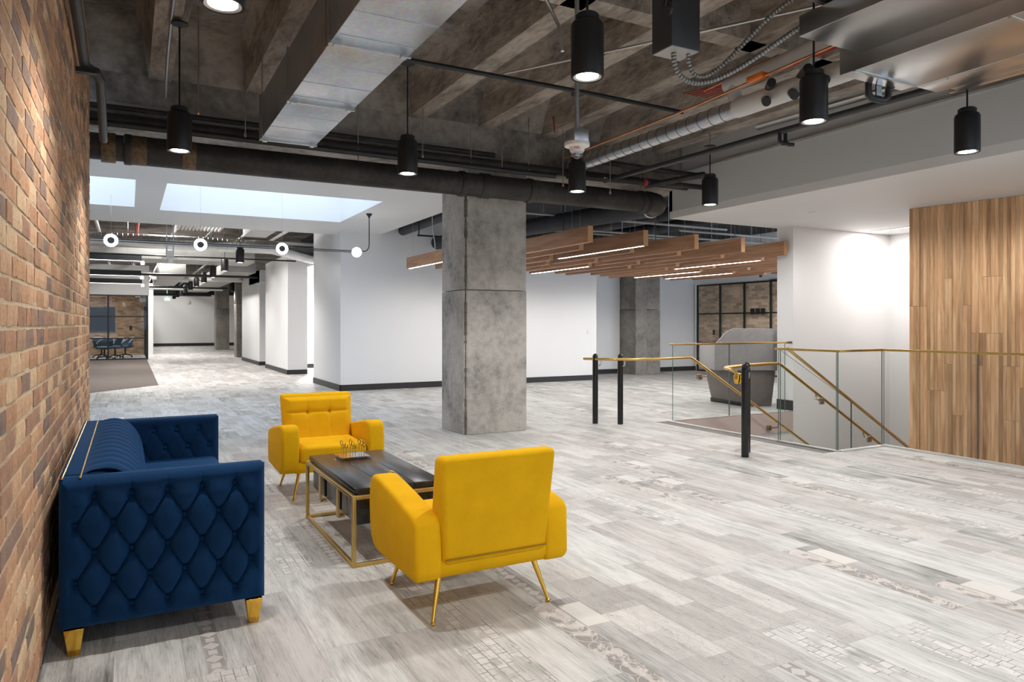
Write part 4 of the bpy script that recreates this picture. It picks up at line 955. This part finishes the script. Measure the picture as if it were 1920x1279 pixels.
for k_ in range(8):
    x = 5.41 + .929 * k_
    lab = '%s near-end oak baffle counting right from the concrete column' % order[k_]
    led = k_ in (1,)
    baffle(x, 7.86, 10.19, lab if k_ < 5 else shared, led)
    baffle(x, 10.38, 13.2 if x < 9.5 else 13.8, shared, k_ in (2, 5) and False)
    x2 = 5.84 + .929 * k_
    y2 = 8.72
    baffle(x2, y2, 11.0, 'oak baffle with a light strip, behind the fourth and fifth front baffles' if abs(x2 - 9.556) < .1 else shared, abs(x2 - 9.556) < .1)
    lb = {0: 'rear oak baffle with a light strip, hidden mostly by the concrete column', 2: 'rear oak baffle with a light strip just right of the concrete column', 5: 'rear oak baffle with a light strip above the back concrete column', 6: 'rear oak baffle with a light strip, farthest right'}.get(k_, shared)
    baffle(x2, 11.2, 13.46, lb, abs(x2 - 7.698) < .1 or abs(x2 - 5.84) < .1 or abs(x2 - 10.485) < .1 or abs(x2 - 11.414) < .1)
for (x, y0, lab) in ((8.4, 9.6, 'left dark ceiling pipe high above the oak baffles'), (9.6, 9.0, 'right dark ceiling pipe high above the oak baffles')):
    t = thing('black_service_pipe', (x, y0, 3.2), lab, 'pipe', 'dark pipes above the baffles'); obj('pipe_run', MB().tube([(x, y0, 3.3), (x - .2, 14.4, 3.35)], .12, 20), M['bluepipe'], t, smooth=40)
pipe('black_service_pipe', [(4.9, 9.2, 3.30), (5.1, 14.35, 3.33)], .10, 'bluepipe', 'dark insulated pipe left of the column above the lone baffle')
t = thing('pipe_trapeze', (5.1, 13.0, 3.05), 'small black pipe support below the dark pipe left of the column', 'bracket')
obj('cross_bar', box(4.92, 5.5, 12.98, 13.02, 3.06, 3.09), M['black'], t); obj('side_rod', MB().tube([(4.95, 13, 3.08), (4.95, 13, 3.75)], .012, 6), M['black'], t); obj('side_rod', MB().tube([(5.45, 13, 3.08), (5.45, 13, 3.75)], .012, 6), M['black'], t)
for i, (x, y, z) in enumerate(((7.0, 10.0, 3.15), (9.5, 11.0, 3.1), (8.0, 12.0, 3.2), (11, 10.2, 3.1))):
    pipe('ceiling_cable_run', [(x - 2, y, z), (x + 3, y, z)], .02, 'panelgrey', 'grey cable run crossing the black ceiling above the baffles', 'cable', 8, 'cable runs above the baffles')

# ================================================================== RECEPTION DESK + FRAMED BRICK WALL
dk = thing('reception_desk', (9.1, 8.7, 0), 'grey faceted reception desk behind the far glass guard', 'desk')
o0 = Vector((8.95, 8.62)); du = Vector((.881, -.4736)); dv = Vector((.4736, .881))
def dp(u, v): q = o0 + du * u + dv * v; return (q.x, q.y)
def solid(name, lo, hi, zl, zh, m, cut=None):
    mb = MB(); n = len(lo); mb.v = [dp(*p) + (zl,) for p in lo] + [dp(*p) + (zh,) for p in hi]
    for i in range(n): mb.face([i, (i + 1) % n, n + (i + 1) % n, n + i])
    mb.face(list(range(n))[::-1]); mb.face([n + i for i in range(n)]); return obj(name, mb, m, dk, bevel=.012)
solid('plinth', [(0, 0), (.50, 0), (.50, .75), (-.28, .75)], [(-.10, -.04), (.56, -.04), (.56, .85), (-.40, .85)], .0, .66, M['deskdark'])
solid('kick_strip', [(-.005, -.006), (-.30, .76), (-.28, .76), (.01, 0)], [(-.012, -.010), (-.31, .765), (-.28, .765), (.0, 0)], .0, .07, M['black'])
sh = MB(); out = [(-.46, .60), (.84, .60), (.84, 1.29), (-.18, 1.29), (-.30, 1.22), (-.46, 1.02)]
for vv in (-.12, -.08):
    for (a, z) in out: sh.v.append(dp(a, vv + .06 * (1 if a < -.4 else 0)) + (z,))
n_ = len(out)
for i in range(n_): sh.face([i, (i + 1) % n_, n_ + (i + 1) % n_, n_ + i])
sh.face(list(range(n_))[::-1]); sh.face([n_ + i for i in range(n_)])
obj('front_shell', sh, M['desk'], dk, bevel=.008)
solid('side_shell', [(-.46, -.06), (-.42, -.06), (-.42, .9), (-.46, .9)], [(-.46, -.06), (-.42, -.06), (-.42, .9), (-.46, .9)], .60, 1.02, M['desk'])
solid('desk_top', [(-.42, -.06), (.84, -.06), (.84, .6), (-.42, .6)], [(-.42, -.06), (.84, -.06), (.84, .6), (-.42, .6)], .70, .74, M['desk'])
bw = struct('wall_side_brick', box(14.85, 14.95, 8, 16.05, 0, 2.52), M['brick_side'])
fr = thing('framed_partition', (14.7, 13, 0), 'black steel framed glass partition in front of the back right brick wall', 'partition')
ys = [15.86, 14.95, 14.05, 13.15, 12.2, 11.3]
for i, y in enumerate(ys): obj('mullion', box(14.68, 14.73, y - .022, y + .022, 0, 2.5), M['black'], fr)
for z in (.02, .82, 1.66, 2.48): obj('transom', box(14.685, 14.725, 11.3, 15.86, z - .02, z + .02), M['black'], fr)
for i in range(5):
    for (z0, z1) in ((.04, .80), (.84, 1.64), (1.68, 2.46)): pane('glass_pane', [(14.70, ys[i] - .025, z0), (14.70, ys[i + 1] + .025, z0), (14.70, ys[i + 1] + .025, z1), (14.70, ys[i] - .025, z1)], .008, (1, 0, 0), fr)
obj('track_end', box(14.66, 14.72, 12.8, 13.15, 2.47, 2.52), M['black'], fr)
for i in range(3): obj('black_clamp', box(14.66, 14.72, 13.35 + .18 * i, 13.45 + .18 * i, 1.62, 1.78), M['black'], fr)
obj('wall_outlet', box(14.83, 14.85, 15.3, 15.38, 1.05, 1.2), M['darkgrey'], label='small dark socket plate on the back right brick wall', cat='socket', bevel=.003)
sw = thing('light_switch', (9.85, 14.41, 1.12), 'small white switch plate on the long white back wall', 'switch')
obj('plate', box(9.81, 9.89, 14.408, 14.419, 1.12, 1.24), M['white_plastic'], sw, bevel=.003); obj('rocker', box(9.835, 9.865, 14.403, 14.409, 1.15, 1.21), M['white_plastic'], sw)
# recessed light strip over the stair
ls = thing('recessed_strip_light', (10.88, 7.2, 2.89), 'recessed linear light in the white ceiling beside the oak slat wall', 'lamp')
obj('diffuser', box(10.85, 10.92, 6.0, 7.64, 2.894, 2.9005), M['led_small'], ls)
l = bpy.data.lights.new('bulb', 'AREA'); l.shape = 'RECTANGLE'; l.size = .07; l.size_y = 1.6; l.energy = 36; l.color = (1, .97, .94)
lo = bpy.data.objects.new('bulb', l); COL.objects.link(lo); lo.parent = ls; lo.location = (0, -.38, -.002); obj('frame', MB().box(10.84, 10.85, 5.99, 7.65, 2.89, 2.9005).box(10.92, 10.93, 5.99, 7.65, 2.89, 2.9005), M['white_plastic'], ls)

# ================================================================== FAR CORRIDOR: meeting room and services
mr = thing('glass_meeting_room', (-1.5, 31, 0), 'black framed glass front of the far meeting room', 'partition')
for x in (-3.3, -2.0, -.66, .66): obj('mullion', box(x - .03, x + .03, 30.97, 31.03, 0, 2.48), M['black'], mr)
for z in (.03, .82, 1.65, 2.46): obj('transom', box(-3.3, .66, 30.975, 31.025, z - .022, z + .022), M['black'], mr)
for a, b in ((-3.3, -2.0), (-2.0, -.66), (-.66, .66)):
    for z0, z1 in ((.05, .80), (.84, 1.63), (1.67, 2.44)): pane('glass_pane', [(a + .03, 31, z0), (b - .03, 31, z0), (b - .03, 31, z1), (a + .03, 31, z1)], .01, (0, 1, 0), mr, 'smoke')
for y in (32.5, 34, 35.9): obj('mullion', box(.63, .69, y - .03, y + .03, 0, 2.48), M['black'], mr)
pane('glass_pane', [(.66, 31.05, .05), (.66, 35.9, .05), (.66, 35.9, 2.45), (.66, 31.05, 2.45)], .01, (1, 0, 0), mr, 'smoke')
wall('wall_meeting_upper', [(-6, .72, 30.95, 31.1, 2.48, 3.62), (.6, .72, 31.1, 36, 2.48, 3.62), (-6, .6, 31.1, 36, 2.9, 3.0)])
struct('wall_meeting_brick', box(-6, .7, 36.0, 36.2, 0, 2.9), M['brick_far'])
struct('wall_meeting_end', box(.72, 1.0, 36.0, 49, 0, 3.2), M['white'])
l = bpy.data.lights.new('bulb', 'AREA'); l.energy = 60; l.size = 1.6; l.color = (1, .94, .86)
mlt = thing('meeting_room_panel', (-1.2, 33.6, 2.86), 'flat ceiling panel light inside the far meeting room', 'lamp')
obj('diffuser', box(-2.0, -.4, 32.8, 34.4, 2.87, 2.9), emit('panel_glow', (1, .95, .88), 3.0), mlt)
lo = bpy.data.objects.new('bulb', l); COL.objects.link(lo); lo.parent = mlt; lo.location = (0, 0, -.02)
tv = thing('wall_screen', (-.95, 35.95, 1.1), 'large black wall screen inside the far meeting room', 'screen')
obj('panel', box(-2.6, -.50, 35.9, 35.99, 1.05, 2.12), M['black'], tv, bevel=.01); obj('display', box(-2.57, -.53, 35.893, 35.9, 1.08, 2.09), M['screen'], tv)
obj('wall_phone', box(.05, .14, 35.93, 35.99, 1.1, 1.3), M['black'], label='small dark handset on the far meeting room brick wall', cat='phone', bevel=.01)
obj('ceiling_speaker', MB().box(.40, .62, 31.2, 31.5, 2.22, 2.44), M['white_plastic'], label='white box high in the meeting room glass corner', cat='speaker', bevel=.03)
def office_chair(x, y, rot, lab):
    t = thing('office_chair', (0, 0, 0), lab, 'chair', 'meeting room chairs')
    def shell(u, v):
        a = (u - .5) * 2; r = .30 + .05 * v; th = a * 1.35
        return (r * math.sin(th), -r * math.cos(th) + .05, .46 + (.36 - .22 * abs(a) ** 2.2) * v)
    obj('backrest', MB().grid(shell, 24, 8), M['shell'], t, smooth=70)
    obj('backrest_edge', MB().tube([tuple(Vector(shell(i / 24, 1.0)) + Vector((0, 0, .005))) for i in range(25)], .018, 8), M['cream'], t, smooth=60)
    obj('seat', MB().lathe([(.12, .38), (.27, .40), (.30, .44), (.29, .48), (.2, .50), (.01, .505)], (0, 0, 0), 28), M['shell'], t, smooth=50)
    obj('post', MB().lathe([(.03, .10), (.03, .38)], (0, 0, 0), 12), M['black'], t)
    for i in range(5):
        a = 2 * PI * i / 5; c, s_ = math.cos(a), math.sin(a)
        obj('leg', MB().tube([(.02 * c, .02 * s_, .13), (.18 * c, .18 * s_, .10), (.30 * c, .30 * s_, .06)], [.022, .018, .014], 8), M['black'], t)
        obj('caster', MB().lathe([(.028, -.015), (.03, 0), (.028, .015)], (.30 * c, .30 * s_, .03), 12, 'x'), M['black'], t)
    t.location = (x, y, 0); t.rotation_euler = (0, 0, rot)
office_chair(-.80, 31.7, 2.6, 'nearest blue swivel chair inside the glass meeting room')
office_chair(-.45, 32.5, 2.2, 'second blue swivel chair behind the nearest one in the meeting room')
office_chair(-.10, 33.3, 1.9, 'blue swivel chair farthest right in the meeting room')
office_chair(-.95, 33.6, -.5, 'swivel chair with pale back on the left in the meeting room')
obj('meeting_table', MB().box(-2.6, -1.35, 32.2, 35.2, .70, .74).box(-2.1, -1.8, 32.6, 34.8, 0, .70), M['cream'], label='pale meeting table behind the far glass', cat='table', bevel=.01)
# three linear pendants
for i, (y, z, xe, lab) in enumerate(((20.0, 2.93, .30, 'highest of three black linear pendants beyond the brick wall end'), (23.0, 2.74, .33, 'middle of three black linear pendants beyond the brick wall end'), (26.0, 2.665, .40, 'lowest of three black linear pendants beyond the brick wall end'))):
    t = thing('linear_pendant', (xe - 1.4, y, z), lab, 'lamp', 'black linear pendants')
    x0 = xe - 2.6
    if i == 2: x0 = xe - 2.0
    obj('housing', box(x0, xe, y - .03, y + .03, z, z + .15), M['black'], t); obj('led_strip', box(x0 + .02, xe - .01, y - .02, y + .02, z - .006, z), M['led_small'], t)
    for xx in (x0 + .3, xe - .3): obj('wire', MB().tube([(xx, y, z + .15), (xx, y, 4.2)], .004, 5), M['dull'], t)
    hd = obj('end_spot', MB().lathe([(.03, z - .09), (.04, z - .08), (.04, z - .02), (.02, z)], (xe + .02, y, 0), 16), M['ring'], t)
# corridor ceiling services
cs = thing('corridor_spiral_duct', (1.5, 17.2, 2.9), 'pale spiral duct crossing the corridor ceiling behind the ring lamps', 'duct')
obj('duct_run', MB().tube([(-4, 17.6, 3.18), (3.0, 17.6, 3.18), (4.0, 18.3, 3.05), (5.1, 18.3, 3.02)], .15, 24), M['galv'], cs, smooth=40)
for i in range(46): obj('spiral_seam', MB().lathe([(.15, -.005), (.156, 0), (.15, .005)], (-1.6 + .1 * i, 17.6, 3.18), 24, 'x'), M['dull'], cs, smooth=40)
obj('air_duct', box(-2, 3.2, 21.5, 23.0, 3.12, 3.55), M['panelgrey'], label='grey rectangular duct above the corridor behind the spiral duct', cat='duct', bevel=.01)
obj('air_duct', box(.9, 1.7, 26, 33, 2.95, 3.35), M['panelgrey'], label='long pale duct along the corridor left of the pendant row', cat='duct', bevel=.01)
obj('air_duct', box(2.7, 3.6, 24, 40, 3.0, 3.35), M['panelgrey'], label='long pale duct along the corridor right of the pendant row', cat='duct', bevel=.01)
obj('air_duct', box(1.05, 4.4, 37, 38, 3.37, 3.65), M['panelgrey'], label='pale cross duct near the far corridor wall', cat='duct', bevel=.01)
obj('air_duct', box(2.3, 2.8, 15.6, 17.2, 3.35, 3.6), M['white_pipe'], label='white slanting duct end under the corridor ceiling near the skylight', cat='duct', bevel=.01)
dv_ = thing('slatted_vent', (1.4, 17.3, 3.5), 'white slatted vent panel under the corridor ceiling', 'vent')
for i in range(12): obj('slat', box(.95 + .075 * i, .985 + .075 * i, 16.2, 17.2, 3.42, 3.47), M['white_plastic'], dv_)
for i, (y, z, r, m) in enumerate(((16.2, 3.5, .03, 'dull'), (18.8, 2.98, .02, 'black'), (25, 2.92, .04, 'black'), (33, 2.9, .04, 'black'), (40, 2.85, .06, 'black'), (20.4, 3.6, .05, 'white_pipe'), (28.5, 3.0, .07, 'white_pipe'), (35, 2.95, .08, 'white_pipe'))):
    pipe('corridor_pipe', [(-4 if i < 3 else .75, y, z), (5 if i in (0, 5) else 3.8, y, z)], r, m, ['thin grey', 'thin black', 'near black', 'middle black', 'far black', 'near white', 'middle white', 'far white'][i] + ' pipe crossing under the corridor ceiling', group='corridor cross pipes')
for i in range(7): pipe('corridor_main', [(-1.5 + .85 * i, 15.2, 3.75), (-1.5 + .85 * i, 48, 3.75)], .04, ('black', 'white_pipe', 'red', 'galv', 'black', 'dull', 'white_pipe')[i], ('black', 'white', 'red', 'silver', 'second black', 'grey', 'second white')[i] + ' pipe running lengthways under the corridor ceiling', group='corridor mains')
tw = thing('twin_conduit_sensor', (.72, 15.4, 2.6), 'white ceiling device hanging on two pale conduits beyond the skylight', 'sensor')
for xx in (.66, .78): obj('conduit', MB().tube([(xx, 15.4, 2.78), (xx, 15.4, 4.19)], .014, 8), M['galv'], tw)
obj('body', box(.65, .79, 15.33, 15.47, 2.66, 2.79), M['white_plastic'], tw, bevel=.01); obj('plate', box(.58, .86, 15.30, 15.5, 2.64, 2.66), M['white_plastic'], tw, bevel=.006); obj('dome', MB().lathe([(.01, 2.54), (.05, 2.56), (.06, 2.64)], (.72, 15.4, 0), 16), M['white_plastic'], tw, smooth=50)
ep = [('exit_lamp', (1.9, 44, 2.7)), ]
obj('exit_lamp', MB().box(1.62, 1.86, 40.0, 40.06, 2.55, 2.70).box(1.73, 1.75, 40.02, 40.04, 2.70, 4.19), emit('green_sign', (.55, 1, .75), 1.2), label='small pale green exit lamp at the end of the pendant row', cat='sign')
obj('alarm_bell', MB().lathe([(.02, -.02), (.12, -.01), (.12, .02), (.02, .04)], (3.3, 48.83, 2.75), 20, 'y'), M['white_plastic'], label='small round alarm device on the far white wall', cat='alarm')
# unseen light added to brighten the passage behind the pillars
pdl = thing('passage_fill_light', (4.75, 21.2, 2.9), 'unseen fill light added in the bright passage behind the white pillar', 'lamp')
obj('trim_ring', MB().lathe([(.05, 2.9), (.08, 2.9), (.08, 2.92), (.05, 2.92)], (4.75, 21.2, 0), 20), M['white_plastic'], pdl); spot(pdl, (4.75, 21.2, 2.88), 400, 150, .5)
struct('ceiling_passage', box(4.32, 5.2, 19.0, 22.6, 2.93, 3.0), M['white'])

# ================================================================== fill lights added to the ceilings
def panel(x, y, z, w, d, watt, label, col=(1, .97, .93), group=None):  # panels added above the ducts to brighten the far corridor
    t = thing('fill_panel_light', (x, y, z), label, 'lamp', group)
    obj('frame', MB().box(x - w / 2 - .02, x + w / 2 + .02, y - d / 2 - .02, y + d / 2 + .02, z + .004, z + .05), M['white_plastic'], t)
    obj('diffuser', box(x - w / 2, x + w / 2, y - d / 2, y + d / 2, z, z + .004), PANEL, t)
    l = bpy.data.lights.new('bulb', 'AREA'); l.shape = 'RECTANGLE'; l.size = w; l.size_y = d; l.energy = watt; l.color = col
    o = bpy.data.objects.new('bulb', l); COL.objects.link(o); o.parent = t; o.location = (0, 0, -.01)
PANEL = emit('fill_panel_diffuser', (1, .97, .93), 2.0)
for y in (19.2, 26.0, 34.5, 45.5): panel(.9, y, 4.12, .5, 2.0, 190, 'added fill panel light above the corridor ducts', group='fill panels added above the corridor')
for (x, y, lab) in ((8.3, 6.7, 'added fill light in the stair ceiling above the top steps'), (8.2, 4.0, 'added fill light in the stair ceiling before the oak slats')):  # fill lights added to brighten the stair walls
    t = thing('stair_fill_light', (x, y, 2.885), lab, 'lamp')
    obj('trim_ring', MB().lathe([(.045, 2.896), (.06, 2.894), (.06, 2.901), (.045, 2.901)], (x, y, 0), 24), M['white_plastic'], t, smooth=30)
    obj('lens', MB().lathe([(.045, 2.897), (.045, 2.9005)], (x, y, 0), 24), M['lens'], t); spot(t, (x, y, 2.88), 75, 165, .5, .04)

for i, x in enumerate((6.09, 7.95, 9.8, 11.66, 13.3)):  # fill lights added in the baffle gaps to brighten the back room
    for y in (9.6, 12.2):
        t = thing('baffle_fill_light', (x, y, 2.485), '%s small added fill light from the left in the %s row between the oak baffles' % (order[i], 'front' if y < 10 else 'rear'), 'lamp', 'fill lights added between the baffles')
        obj('housing', MB().lathe([(.026, 2.49), (.034, 2.485), (.036, 2.49), (.036, 2.64), (.012, 2.65)], (x, y, 0), 18), M['black'], t, smooth=30)
        obj('lens', MB().lathe([(.024, 2.492), (.024, 2.496)], (x, y, 0), 16), M['lens'], t)
        obj('stem', MB().tube([(x, y, 2.65), (x, y, 3.75)], .006, 6), M['black'], t)
        spot(t, (x, y, 2.475), 40, 172, .35, .03)
